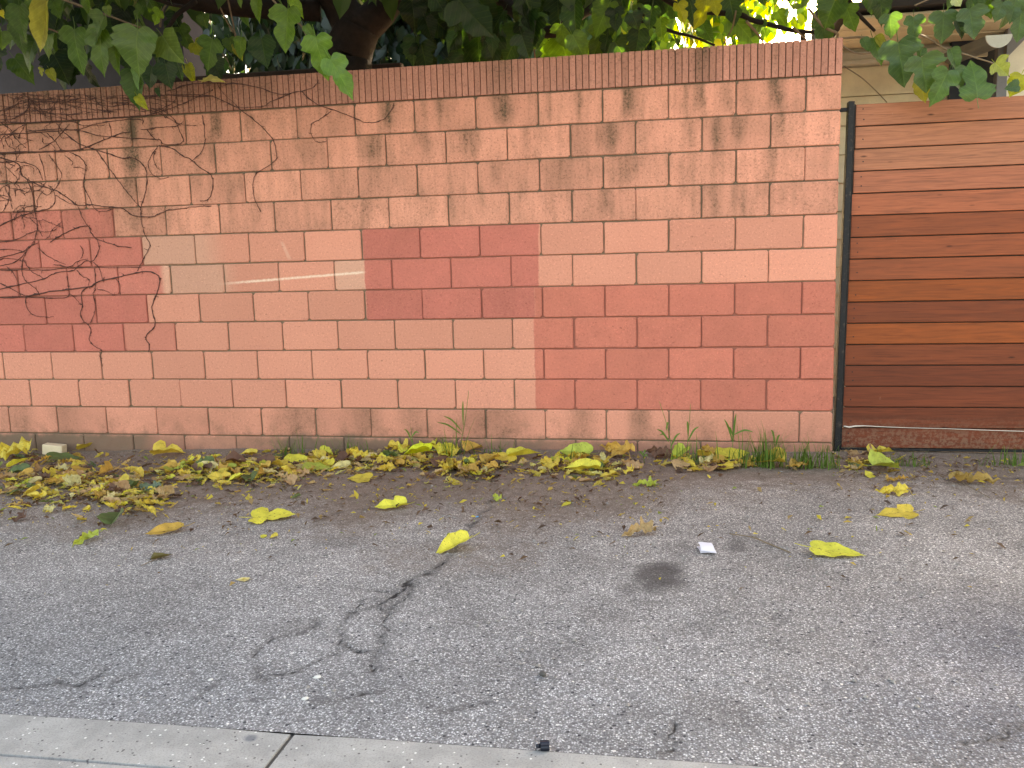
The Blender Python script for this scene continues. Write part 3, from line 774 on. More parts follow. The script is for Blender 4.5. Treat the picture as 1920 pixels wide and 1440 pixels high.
def leaf_material(name, use_attr=False, trans=.42, dry=False):
    T = NT(name)
    c = T.n('ShaderNodeAttribute', attribute_name='tint').outputs['Color'] if use_attr else T.ocol()
    if not use_attr:
        uv = T.n('ShaderNodeUVMap').outputs[0]; u, v, _ = T.xyz(uv)
        au = T.m('ABSOLUTE', u)
        mid_ = T.m('SUBTRACT', 1, T.ss(au, .006, .02))
        lat = T.m('PINGPONG', T.m('SUBTRACT', v, T.m('MULTIPLY', au, .85)), .065)
        lat = T.m('MULTIPLY', T.m('SUBTRACT', 1, T.ss(lat, .004, .013)), .7)
        vein = T.m('MAXIMUM', mid_, lat)
        O = T.objc(); n1 = T.noise(O, 4, 4, .6); n2 = T.noise(O, 16, 3, .6)
        base = T.scale(c, T.mr(n1, .3, .7, .72, 1.22))
        if dry:
            base = T.mix(T.ss(n2, .56, .72), base, T.mix(.5, T.scale(base, .45), (.16, .075, .03)))
            base = T.mix(T.m('MULTIPLY', vein, .35), base, T.scale(base, .62))
        else:
            base = T.mix(T.m('MULTIPLY', vein, .38), base, T.mix(.3, T.scale(base, 1.9), (.16, .20, .08)))
        bmp = T.bump(T.m('SUBTRACT', T.m('MULTIPLY', n2, .5), T.m('MULTIPLY', vein, .8)), .35, .012)
    else:
        base = c; bmp = None
    p = T.principled(base, .62 if dry else .36, bmp, .35 if dry else .4)
    tr = T.n('ShaderNodeBsdfTranslucent'); T.set(tr.inputs[0], T.mix(1.0, base, (1.5, 1.6, .55) if not dry else (1.3, 1.2, .8), 'MULTIPLY'))
    mx = T.n('ShaderNodeMixShader'); mx.inputs[0].default_value = trans
    T.t.links.new(p, mx.inputs[1]); T.t.links.new(tr.outputs[0], mx.inputs[2])
    return T.done(mx.outputs[0])
M_leaf = leaf_material('green_leaf'); M_fallen = leaf_material('fallen_leaf', trans=.22, dry=True); M_leafmass = leaf_material('leaf_mass', True)
def bark_material():
    T = NT('bark'); P = T.pos(); n1 = T.noise(P, 18, 5, .7); n2 = T.noise(P, 3, 3)
    base = T.mix(n1, (.008, .006, .005), (.040, .029, .024)); base = T.scale(base, T.mr(n2, .3, .7, .7, 1.2))
    return T.done(T.principled(base, .9, T.bump(n1, .7, .01), .2))
M_bark = bark_material()
T = NT('twig'); P = T.pos(); M_twig = T.done(T.principled(T.mix(T.noise(P, 25, 3), (.10, .07, .045), (.24, .17, .11)), .8))

GREEN = [(.034,.074,.018), (.042,.086,.020), (.030,.064,.018), (.046,.084,.024), (.036,.076,.028)]
tree = empty('mulberry_tree', (-3.35, 1.15, 0.0))
tag(tree, 'broad-leaved mulberry tree with a dark trunk overhanging the block wall', 'tree')
def pxpath(l, Y, dY=0.0):
    return [at(x, y, Y+dY*i/max(1, len(l)-1)) for i, (x, y) in enumerate(l)]
# trunk and limbs
def limb(name, pts, r0, r1, mat=M_bark, n=8, jit=.0, par=tree):
    sp = smooth_path(pts, 4, jit); rs = [r0+(r1-r0)*i/(len(sp)-1) for i in range(len(sp))]
    return MB().tube(sp, rs, n).build(name, mat, par, True)
tb = at(652, 150, 1.15)
limb('trunk', [(tb.x, 1.15, -.05), (tb.x+.05, 1.15, 1.2), at(650, 150, 1.15), at(655, 95, 1.15), at(672, 50, 1.15)], .24, .17, n=12)
limb('limb', [at(668, 60, 1.15), at(640, 15, 1.15), at(600, -50, 1.0), at(520, -200, .6), at(420, -330, .3)], .16, .07, n=10)
limb('limb', [at(670, 60, 1.15), at(715, 20, 1.2), at(770, -60, 1.3), at(900, -200, 1.4)], .15, .08, n=10)
limb('limb', [at(600, 20, 1.1), at(520, 18, 1.0), at(430, 12, .8), at(340, -4, .5), at(220, -60, .2)], .085, .05, n=9)
limb('limb', [at(770, -60, 1.3), at(900, -30, 1.2), at(1020, 60, 1.0), at(1095, 22, 1.2), at(1150, 2, 1.4), at(1230, -40, 1.5)], .06, .03)
for l, Y, r0, r1 in (
    ([(979,-10),(990,14),(1006,40),(1030,70)], 1.0, .035, .018), ([(1235,-10),(1269,10),(1298,20),(1383,27),(1408,37),(1450,48),(1492,58),(1560,62)], .7, .022, .013),
    ([(1400,40),(1419,62),(1431,79)], .6, .010, .006), ([(1488,52),(1512,75)], .6, .009, .005), ([(1195,16),(1231,46),(1262,60),(1300,69),(1340,85)], .9, .016, .008),
    ([(1095,23),(1130,10),(1190,35),(1250,60)], 1.2, .02, .01), ([(1515,15),(1545,50),(1570,62),(1573,72),(1620,70),(1665,82)], .25, .009, .006), ([(1590,-5),(1608,25),(1640,58)], .35, .016, .010),
    ([(1380,20),(1372,55),(1355,85)], .6, .006, .004), ([(1000,60),(1002,100),(1010,125)], .9, .008, .005), ([(425,-10),(440,60),(445,105)], .3, .007, .004), ([(405,-5),(420,30),(438,62)], .2, .006, .004),
    ([(367,2),(332,27),(322,42),(310,57)], .0, .020, .012), ([(285,-4),(320,8),(355,14)], .1, .014, .010), ([(300,50),(304,22),(312,8)], .1, .008, .005),
    ([(105,-6),(160,14),(197,27),(229,39),(264,52)], -.75, .007, .004), ([(82,52),(98,56),(118,64),(150,70)], -.45, .006, .004),
    ([(505,-8),(532,22),(560,44),(567,52),(578,73),(600,92),(622,114)], -.7, .006, .003),
    ([(1725,65),(1747,75),(1772,92),(1791,96),(1832,109),(1868,122),(1900,150)], -.15, .006, .004), ([(1560,70),(1600,98),(1640,99)], .15, .006, .005), ([(1582,124),(1616,146),(1644,172),(1663,192)], .35, .004, .003), ([(1715,10),(1750,-5)], -.1, .005, .004)):
    limb('branch', pxpath(l, Y, .15), r0, r1, M_twig if r0 < .012 else M_bark, 6)

leaf_lib = {}
def leaf_mesh(kind, seed, **kw):
    key = (kind, seed)
    if key not in leaf_lib:
        W, F, UV = leaf_geom({'lobed': LOBED, 'heart': HEART, 'narrow': NARROW}[kind], seed, **kw)
        add_petiole(W, F, UV, .30, .011, .08)
        leaf_lib[key] = mesh('leaf', W, F, M_leaf, True, UV)
    return leaf_lib[key]
KIN = {'lobed': [leaf_mesh('lobed', s, fold=f, droop=d, ripple=.028) for s, f, d in ((1,.30,.22),(2,.12,.38),(3,.45,.15),(4,.2,.3))],
       'heart': [leaf_mesh('heart', s, fold=f, droop=d, ripple=.03) for s, f, d in ((11,.30,.25),(12,.1,.4),(13,.4,.2))],
       'narrow': [leaf_mesh('narrow', s, fold=f, droop=d, ripple=.03) for s, f, d in ((21,.6,.3),(22,.35,.2))],
       'curled': [leaf_mesh('heart', 31, fold=.2, droop=.15, ripple=.06, roll=.75, twist=.5)]}
def leaf_matrix(A, Tp, wide=1.0, face=None):
    yv = Tp-A; L = yv.length; yv = yv/L
    nrm = face if face is not None else Vector((R.gauss(0,.45), -1, R.gauss(.35,.4)))
    xv = yv.cross(nrm).normalized(); zv = xv.cross(yv).normalized()
    M = Matrix(((xv.x*L*wide, yv.x*L, zv.x*L, A.x), (xv.y*L*wide, yv.y*L, zv.y*L, A.y), (xv.z*L*wide, yv.z*L, zv.z*L, A.z), (0, 0, 0, 1)))
    return M
NLEAF = [0]
def hang(kind, a, t, Y, colr=None, wide=1.0, face=None, dy=0.0, label=None):
    A, Tp = at(a[0], a[1], Y), at(t[0], t[1], Y+dy)
    if NLEAF[0] >= 300: return None
    NLEAF[0] += 1
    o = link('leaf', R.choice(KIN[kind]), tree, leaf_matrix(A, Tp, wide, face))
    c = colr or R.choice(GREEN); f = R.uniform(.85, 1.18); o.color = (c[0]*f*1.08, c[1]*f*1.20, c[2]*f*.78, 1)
    if label: o['label'] = label
    return o
LG = (.068,.118,.030); MG = (.050,.092,.024); YG_ = (.20,.19,.02); YL = (.42,.33,.03); TAN = (.42,.33,.14); BG = (.017,.040,.019); DG = (.009,.022,.009)  # BG, DG: deep foliage, its shade darkened into the leaf colour
fwd = Vector((.1, -1, .15))
# the branch overhanging on the left
hang('heart', (258,55), (250,140), -.8, (.070,.115,.038), 1.25, Vector((.1,-1,.25)))
hang('heart', (305,68), (335,118), -.72, (.080,.118,.040), 1.3, Vector((-.3,-1,.1)))
hang('lobed', (196,32), (168,84), -.8, (.064,.105,.040), 1.3, Vector((-.2,-1,.4)))
hang('lobed', (188,62), (187,140), -.78, LG, .9, fwd)
hang('lobed', (140,56), (140,136), -.7, (.060,.112,.030), .95, fwd)
hang('curled', (88,4), (74,94), -.85, (.30,.25,.11), .62, fwd, label='pale tan dying leaf curled on its stalk')
hang('heart', (36,12), (40,70), -.7, MG, 1.0, fwd)
hang('heart', (60,-6), (66,32), -.7, LG, 1.0, fwd)
hang('narrow', (214,78), (216,138), -.72, LG, .9, fwd)
hang('narrow', (160,-6), (166,30), -.75, LG, .9, fwd)
hang('heart', (200,12), (205,30), -.76, (.095,.135,.05), 1.2, fwd)
hang('lobed', (100,4), (112,34), -.6, MG, 1.2)
hang('narrow', (250,132), (252,203), -.5, (.026,.058,.018), 1.2, fwd)
hang('narrow', (258,180), (274,204), -.5, YG_, 1.2, fwd)
hang('narrow', (255,125), (255,168), -.52, (.12,.20,.10), .7)
hang('heart', (4,20), (6,34), -.6, YL, 1.5)
hang('heart', (2,60), (5,92), -.6, LG, 1.3)
hang('lobed', (540,18), (532,97), -.7, (.072,.135,.026), 1.0, fwd)
hang('lobed', (592,70), (608,145), -.75, (.074,.140,.024), 1.0, fwd)
hang('lobed', (620,112), (662,177), -.8, (.072,.145,.034), .85, Vector((.4,-1,.3)))
hang('narrow', (573,48), (590,77), -.7, (.064,.125,.025), 1.0)
hang('narrow', (482,-8), (482,40), -.6, LG, .9, fwd)
hang('narrow', (450,-6), (450,14), -.6, LG, 1.1)
hang('narrow', (545,-4), (568,30), -.65, (.12,.2,.03), 1.0)
for a, t, c, k in (((365,80),(385,105),YG_,'heart'),((398,75),(382,130),MG,'lobed'),((352,120),(362,155),YG_,'narrow'),((430,72),(436,100),MG,'heart'),((452,70),(448,110),LG,'narrow'),((490,72),(498,125),BG,'heart'),
                   ((443,82),(452,112),(.25,.22,.05),'narrow'),((300,20),(285,45),(.16,.26,.03),'lobed'),((265,15),(250,35),MG,'lobed'),((380,28),(386,52),MG,'heart'),((400,110),(412,148),DG,'heart'),((310,120),(318,165),BG,'heart'),
                   ((285,125),(275,165),BG,'heart'),((330,105),(338,150),BG,'narrow'),((295,165),(298,182),BG,'narrow')):
    hang(k, a, t, R.uniform(-.3, .1), c, 1.2, fwd)
hang('heart', (382,150), (415,140), -.1, TAN, 1.0, Vector((0,-.6,1)), label='dry tan leaf caught on top of the coping')
hang('lobed', (78,128), (74,142), .0, YG_, 1.4); hang('narrow', (92,130), (103,152), .0, YG_, 1.4)
# the branch hanging over the gate on the right
T1 = (.042,.080,.044)
for k, a, t, Y, c, wd, fc in (
    ('lobed', (1684,80), (1697,162), -.15, T1, 1.15, Vector((-.2,-1,.5))), ('lobed', (1727,108), (1741,172), -.2, (.050,.092,.034), 1.5, Vector((.1,-1,.6))),
    ('lobed', (1778,134), (1748,197), -.25, (.046,.090,.036), 1.0, Vector((.2,-1,.5))), ('lobed', (1769,24), (1771,79), -.2, T1, 1.35, fwd), ('lobed', (1818,18), (1830,72), -.25, T1, 1.35, fwd),
    ('lobed', (1832,182), (1829,108), -.25, (.052,.100,.034), 1.1, Vector((0,-1,.2))), ('lobed', (1866,118), (1893,140), -.2, (.20,.21,.06), 1.6, fwd), ('narrow', (1915,140), (1896,180), -.2, YG_, 1.8, fwd),
    ('heart', (1910,160), (1885,165), -.25, T1, 1.2, fwd), ('lobed', (1880,4), (1868,40), -.25, T1, 1.4, fwd), ('lobed', (1905,-2), (1897,42), -.2, T1, 1.3, fwd), ('lobed', (1916,20), (1910,78), -.15, T1, 1.3, fwd),
    ('lobed', (1713,32), (1716,76), -.1, T1, 1.2, fwd), ('lobed', (1668,28), (1675,70), -.05, T1, 1.3, fwd), ('narrow', (1637,72), (1658,118), .1, (.04,.085,.03), 1.3, fwd), ('narrow', (1644,68), (1664,96), .05, (.22,.19,.05), 1.0, fwd),
    ('narrow', (1618,72), (1630,95), .05, (.045,.09,.04), 1.4, fwd), ('narrow', (1783,92), (1800,131), -.15, T1, 1.2, fwd), ('lobed', (1788,132), (1806,168), -.2, T1, 1.3, Vector((.1,-1,.6))), ('narrow', (1795,36), (1808,70), -.05, DG, 1.2, fwd),
    ('narrow', (1724,150), (1738,190), .0, (.24,.20,.03), 1.6, fwd), ('heart', (1730,90), (1722,108), -.1, T1, 1.2, fwd), ('narrow', (1815,60), (1800,50), -.1, T1, 1.2, fwd), ('heart', (1790,-4), (1803,10), -.2, (.4,.42,.36), 1.6, fwd)):
    hang(k, a, t, Y, c, wd, fc)
# fill
def fill(n_, x0, x1, y0, y1, Y0, Y1, cols_, size=(40, 80), kinds=('lobed', 'heart', 'lobed')):
    for _ in range(n_):
        px, py = R.uniform(x0, x1), R.uniform(y0, y1); s = R.uniform(*size)
        Y = R.uniform(Y0, Y1); ww = at(px, py, Y)
        zlim = ZTOP+.03
        tpx, tpy = px+R.gauss(0, .35)*s, py+s*R.uniform(.6, 1)
        if at(tpx, tpy, Y).z < zlim and Y > -.1:
            tpy -= s; py -= s
            if at(tpx, tpy, Y).z < zlim: continue
        hang(R.choice(kinds), (px, py), (tpx, tpy), Y, R.choice(cols_), R.uniform(.9, 1.35))
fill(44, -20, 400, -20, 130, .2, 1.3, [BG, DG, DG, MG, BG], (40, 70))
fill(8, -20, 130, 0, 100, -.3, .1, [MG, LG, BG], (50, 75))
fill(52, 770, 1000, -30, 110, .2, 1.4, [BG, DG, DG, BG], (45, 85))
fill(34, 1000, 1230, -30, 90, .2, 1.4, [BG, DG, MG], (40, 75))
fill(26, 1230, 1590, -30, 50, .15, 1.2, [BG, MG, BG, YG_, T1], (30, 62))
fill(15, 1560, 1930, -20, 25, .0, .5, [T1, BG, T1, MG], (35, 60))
# everything above the frame and deeper in the crown: one mass of the same leaves
def leaf_mass(name, n_, sampler, mat, parent, size, cols_, seed, geom=None):
    r = np.random.default_rng(seed)
    W, F, UV = geom or leaf_geom(LOBED, 5, .25, .3, .03, cols=1, step=3)
    W = np.array(W); F4 = [list(f) for f in F]
    Fq = np.array([f if len(f) == 4 else f+[f[-1]] for f in F4])
    P_ = sampler(r, n_); n_ = len(P_); nv = len(W)
    L = r.uniform(size[0], size[1], n_)
    yv = r.normal(0, .45, (n_, 3)); yv[:, 2] -= 1.0; yv /= np.linalg.norm(yv, axis=1)[:, None]
    nn = r.normal(0, .6, (n_, 3)); nn[:, 1] -= .6; nn[:, 2] += .5
    xv = np.cross(yv, nn); xv /= np.linalg.norm(xv, axis=1)[:, None]; zv = np.cross(xv, yv)
    V = P_[:, None, :]+L[:, None, None]*(W[None, :, 0:1]*xv[:, None, :]+W[None, :, 1:2]*yv[:, None, :]+W[None, :, 2:3]*zv[:, None, :])
    A = (Fq[None]+(np.arange(n_)*nv)[:, None, None]).reshape(-1, 4)
    me_ = bpy.data.meshes.new(name)
    me_.vertices.add(n_*nv); me_.vertices.foreach_set('co', V.astype(np.float32).ravel())
    me_.loops.add(len(A)*4); me_.loops.foreach_set('vertex_index', A.astype(np.int32).ravel())
    me_.polygons.add(len(A)); me_.polygons.foreach_set('loop_start', np.arange(0, len(A)*4, 4, dtype=np.int32))
    me_.polygons.foreach_set('use_smooth', np.ones(len(A), dtype=bool)); me_.update(calc_edges=True)
    C_ = np.array(cols_)[r.integers(0, len(cols_), n_)]*r.uniform(.75, 1.25, (n_, 1))
    cc = np.ones((n_, nv, 4), dtype=np.float32); cc[:, :, :3] = C_[:, None, :]
    me_.attributes.new('tint', 'FLOAT_COLOR', 'POINT').data.foreach_set('color', cc.ravel())
    me_.materials.append(mat)
    return link(name, me_, parent)
def box_sampler(b0, b1, keep=None):
    def f(r, n_):
        p = r.uniform(b0, b1, (n_, 3))
        return p[keep(p)] if keep else p
    return f
def above_frame(p):      # keep what hangs above the wall line of sight so the crown stays overhead
    lowest = np.interp(p[:, 1], [-2.6, -.8, 0, 1, 2.4], [2.9, 2.95, 3.12, 3.3, 3.6])-.045*(p[:, 0]+2)
    reach = np.interp(p[:, 0], [-8.5, -5, -3, -1.5, 0, 2.6], [-2.6, -2.5, -1.9, -1.2, -.7, -.5])
    return (p[:, 2] > lowest) & (p[:, 1] > reach)
tag(leaf_mass('crown', 9000, box_sampler((-8.5, -2.6, 2.6), (2.6, 2.4, 4.8), above_frame), M_leafmass, tree, (.16, .30), GREEN, 5), kind='stuff')

# trees further back
def diamond():
    return [(0,0,0),(.27,.35,.06),(0,.4,0),(-.27,.35,.06),(.18,.72,.0),(0,1.0,-.1),(-.18,.72,.0)], [(0,1,2,2),(0,2,3,3),(1,4,5,2),(2,5,6,3)], None
def clump_sampler(clumps, rad_):
    def f(r, n_):
        c = np.array(clumps)[r.integers(0, len(clumps), n_)]
        d = r.normal(0, 1, (n_, 3)); d /= np.linalg.norm(d, axis=1)[:, None]
        return c[:, :3]+d*(c[:, 3:4]*r.random((n_, 1))**.45)
    return f
def back_tree(name, label, loc, clumps, n_, cols_, seed, size, trunk_r=.12):
    t = empty(name, loc); tag(t, label, 'tree', None)
    top = Vector(loc)+Vector((.1, .1, 3.2))
    limb('trunk', [loc, Vector(loc)+Vector((.05, 0, 1.6)), top], trunk_r, trunk_r*.6, M_bark, 8, par=t)
    for c in clumps[:7]:
        limb('branch', [Vector(loc)+Vector((.08, .05, 2.2)), (Vector(loc)+Vector((.08, .05, 2.6))+Vector(c[:3]))/2+Vector((0, 0, .2)), Vector(c[:3])], .045, .012, M_bark, 6, par=t)
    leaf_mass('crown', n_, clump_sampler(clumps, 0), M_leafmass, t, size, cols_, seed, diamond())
    return t
rr_ = random.Random(5)
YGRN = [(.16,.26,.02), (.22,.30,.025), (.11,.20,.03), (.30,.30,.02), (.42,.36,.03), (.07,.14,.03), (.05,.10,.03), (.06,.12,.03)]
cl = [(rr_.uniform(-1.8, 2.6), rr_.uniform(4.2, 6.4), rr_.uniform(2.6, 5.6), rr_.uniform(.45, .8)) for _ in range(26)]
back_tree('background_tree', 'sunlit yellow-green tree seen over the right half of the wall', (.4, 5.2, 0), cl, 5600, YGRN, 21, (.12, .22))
cl = [(rr_.uniform(-6.6, -2.8), rr_.uniform(5.6, 7.5), rr_.uniform(1.5, 8.6), rr_.uniform(.6, .95)) for _ in range(60)]  # crown raised out of view to keep sun off the left leaves
back_tree('background_tree', 'dense dark tree with pinholes of sky seen left of the trunk, crown raised out of view', (-5.2, 6.6, 0), cl, 20000, [BG, DG, DG, DG], 22, (.15, .27))
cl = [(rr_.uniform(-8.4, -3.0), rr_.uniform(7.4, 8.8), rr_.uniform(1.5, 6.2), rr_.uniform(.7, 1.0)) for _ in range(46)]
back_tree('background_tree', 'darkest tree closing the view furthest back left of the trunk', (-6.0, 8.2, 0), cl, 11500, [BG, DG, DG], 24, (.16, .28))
cl = [(rr_.uniform(-3.4, -1.1), rr_.uniform(5, 6.6), rr_.uniform(2.0, 5.2), rr_.uniform(.5, .85)) for _ in range(24)]+[(rr_.uniform(-3.6, 1.0), rr_.uniform(5.4, 7), rr_.uniform(5.6, 8.4), rr_.uniform(.6, .9)) for _ in range(30)]  # upper set of clumps added out of view to block the sun
back_tree('background_tree', 'mid green tree seen over the middle of the wall, with unseen upper clumps added', (-2.3, 5.8, 0), cl, 10500, [BG, MG, BG, DG], 23, (.15, .26))

# ------------------------------------------------------------------ bare climber on the wall
T = NT('vine_stem'); P = T.pos(); M_vine = T.done(T.principled(T.mix(T.noise(P, 40, 3), (.035, .014, .012), (.10, .045, .035)), .85))
vine = empty('climbing_vine', (-5.6, -.01, 2.45)); tag(vine, 'leafless dark climbing vine spread over the upper left of the wall', 'vine')
def C1(l): return [(x*.36458, y*.36458) for x, y in l]
def C6(l): return [(x*.20833, 160+y*.20833) for x, y in l]
def C7(l): return [(x*.20833, 400+y*.20833) for x, y in l]
strands = [
 (C6([(-60,444),(240,432),(470,415),(700,405),(870,450),(1060,468),(1340,485),(1440,492),(1460,525),(1600,530),(1645,495),(1610,400),(1560,300),(1430,200)]),3),
 (C6([(-60,605),(300,600),(550,595),(720,575),(900,505),(1060,440),(1180,418)]),4), (C6([(-60,332),(300,335),(520,330),(700,318),(900,300),(1100,290),(1330,268),(1560,200),(1750,120),(1920,40)]),3),
 (C6([(230,410),(520,395),(690,400),(870,345),(1090,312),(1270,310),(1280,350)]),3),
 (C6([(580,425),(700,520),(830,570),(960,610),(1090,655),(1180,650),(1270,700),(1320,790),(1310,940),(1280,1050),(1265,1110),(1270,1230),(1300,1340),(1345,1430),(1325,1500),(1275,1590),(1235,1670)]),3.2),
 (C6([(870,590),(960,720),(1040,830),(1110,920),(1190,1020),(1265,1105)]),2.5), (C6([(1270,400),(1440,378),(1570,370),(1650,325)]),2.5), (C6([(1320,400),(1390,480),(1440,490)]),2.5),
 (C6([(1820,270),(1838,400),(1840,520),(1805,610),(1710,690)]),2.5), (C6([(1430,540),(1550,570),(1640,635),(1720,670),(1790,735),(1890,800),(1915,890),(1890,1000),(1850,1035),(1800,1040)]),3.2),
 (C6([(1420,550),(1350,650),(1330,730),(1370,800),(1440,840),(1520,825)]),2.3), (C6([(1400,590),(1380,640),(1400,720),(1440,765)]),2.2),
 (C6([(-60,260),(200,160),(500,150),(800,160),(1000,190),(1150,170),(1250,210),(1400,240),(1500,290)]),2.6), (C6([(1100,160),(1280,130),(1450,90),(1700,105),(1920,95)]),3),
 (C1([(700,497),(860,490),(1060,490),(1150,520),(1230,560),(1310,620),(1390,700),(1420,780),(1410,830),(1320,890),(1300,950),(1310,1030),(1340,1090)]),2.8),
 (C1([(860,470),(990,432),(1200,430),(1330,450),(1440,485),(1540,470),(1610,450),(1640,410)]),2.8), (C1([(1550,470),(1620,530),(1700,560),(1800,595),(1880,630),(1960,620),(2010,570),(2025,530)]),2.6),
 (C1([(1700,575),(1650,610),(1600,640),(1600,690),(1630,730),(1680,725)]),2), (C1([(1500,480),(1400,520),(1340,550),(1200,550)]),2.3), (C1([(1120,430),(1140,470),(1230,555)]),2),
 (C6([(-60,640),(120,680),(230,700),(330,740),(380,850)]),3), (C6([(-60,690),(150,700),(190,800),(250,850),(350,900),(420,920),(520,960),(600,1010),(700,1080),(800,1075),(950,1090),(1100,1110),(1180,1165),(1250,1180),(1370,1180),(1440,1150),(1520,1125),(1640,1110),(1720,1095),(1900,1085)]),3.6),
 (C6([(-60,1290),(110,1210),(220,1165),(330,1135),(440,1105),(490,1050),(480,950),(430,900)]),3), (C6([(120,925),(250,960),(350,940),(400,900)]),2.2), (C6([(80,900),(75,1030),(40,1110),(0,1150)]),2.5),
 (C6([(240,840),(290,980),(310,1140),(330,1230),(330,1310),(300,1430)]),2.5), (C6([(-40,1420),(130,1390),(270,1330),(340,1310),(380,1360)]),2.6),
 (C6([(450,1410),(560,1340),(700,1280),(790,1270),(820,1330),(880,1390),(1010,1430),(1070,1450),(1180,1460)]),3.2), (C6([(700,1090),(740,1190),(790,1270)]),2),
 (C6([(500,990),(620,1060),(700,1080)]),2.2), (C6([(350,620),(390,740),(405,850)]),2.2), (C6([(440,630),(490,700),(550,790),(540,850),(500,920)]),2.2), (C6([(620,600),(720,650),(770,720),(760,800),(750,900),(780,970),(850,1110),(920,1135),(1000,1120)]),2.6),
 (C6([(580,630),(650,690),(640,720)]),2), (C6([(660,740),(720,740),(780,770)]),1.8), (C6([(980,340),(995,400),(1000,460)]),2), (C6([(420,430),(500,510),(545,590)]),2.3), (C6([(350,580),(480,500),(560,420),(620,350)]),2.5), (C6([(100,430),(160,500),(230,560)]),2.5), (C6([(0,330),(80,390),(110,440),(50,480),(70,540),(130,580)]),2.4), (C6([(250,230),(150,290),(40,310),(-60,310)]),2.6), (C6([(300,140),(220,240),(130,300)]),2.6), (C6([(510,340),(560,410),(640,470)]),2.2),
 (C7([(-60,512),(200,510),(420,510),(600,495),(900,490),(1270,485)]),3), (C7([(-60,692),(200,635),(390,590),(460,550),(550,525),(660,510),(760,430),(830,430),(880,350),(890,300),(870,230)]),3),
 (C7([(230,750),(400,715),(600,685),(800,660),(900,610),(1060,575),(1200,540),(1320,525),(1400,545),(1435,590),(1410,720),(1365,840),(1390,960),(1390,1020),(1320,1090),(1310,1130),(1340,1180),(1335,1250)]),4),
 (C7([(-60,762),(230,755),(450,765),(600,755),(620,690),(600,560)]),3.2), (C7([(850,500),(855,600),(850,690),(835,740),(860,850),(810,990)]),2.6),
 (C7([(790,660),(730,720),(740,840),(720,900),(750,970),(800,1010),(815,1060),(800,1130),(840,1190),(910,1230),(900,1280),(920,1380)]),2.8), (C7([(230,750),(235,840),(290,910),(370,930),(480,930)]),2.2),
 (C7([(690,510),(740,570),(800,600),(790,660)]),2.3), (C7([(840,440),(900,510),(920,600)]),2.3), (C7([(200,420),(195,520),(230,610),(320,680),(355,740)]),2.4), (C7([(340,310),(420,380),(510,430),(590,460)]),2.2),
 (C7([(-60,420),(0,400),(200,345),(260,300),(340,265)]),3.2), (C7([(-60,490),(0,470),(130,440),(230,350),(300,250)]),2.8), (C7([(-60,440),(60,405),(200,430),(240,440)]),2.4), (C7([(-60,600),(100,680),(200,730),(250,740)]),2.4),
 (C7([(870,680),(950,700),(1030,740)]),2), (C7([(-60,330),(100,325),(200,345)]),2.2), (C7([(720,290),(745,340),(740,380),(720,410)]),2), (C7([(480,460),(620,480),(700,430),(790,410)]),2.4), (C7([(620,720),(680,770),(725,825)]),1.8), (C7([(240,330),(220,380),(200,420)]),2.2), (C7([(60,480),(130,560),(170,650)]),2), (C7([(220,440),(280,520),(350,560),(390,590)]),2.2), (C7([(1040,590),(1075,640),(1080,740)]),1.8),
]
rv = random.Random(3)
for _ in range(46):       # small side shoots thickening towards the left edge
    x0 = abs(rv.gauss(0, 70)); y0 = rv.uniform(185, 440); a = rv.uniform(0, 6.28); l = [(x0, y0)]
    for _k in range(4):
        a += rv.gauss(0, .6); x0 += 14*math.cos(a); y0 += 11*math.sin(a); l.append((x0, y0))
    strands.append((l, 1.8))
for _ in range(34):
    x0 = rv.uniform(-20, 320); y0 = rv.uniform(180, 215); l = [(x0, y0)]; a = rv.choice([0, 3.14])+rv.gauss(0, .3)
    for _k in range(5):
        a += rv.gauss(0, .35); x0 += 22*math.cos(a); y0 += 12*math.sin(a); l.append((x0, max(178, min(235, y0))))
    strands.append((l, 1.9))
for l, wd in strands:
    pts = [at(x+0, y, -.008) for x, y in l]
    top = zj(0)
    pts = [Vector((p.x, (-.010 if p.z > top else -.004)-.003*rv.random(), p.z)) for p in pts]
    sp = smooth_path(pts, 5, .0016); r0 = wd*.00096
    rs = [r0*(1.1-.45*i/(len(sp)-1))*(1.0+(.9 if (i % 7 == 3) else 0)) for i in range(len(sp))]
    b = MB().tube(sp, rs, 5)
    for i in range(3, len(sp)-1, 6):      # nodes with holdfast tufts and dry buds
        for _k in range(2):
            if rv.random() < .75:
                p = sp[i]; q = p+Vector((rv.gauss(0, .012), -.002, rv.gauss(0, .012))); b.tube([p, (p+q)/2+Vector((0,-.002,rv.gauss(0,.002))), q], [r0*.8, r0*.55, r0*.4], 4)
    b.build('stem', M_vine, vine, True)

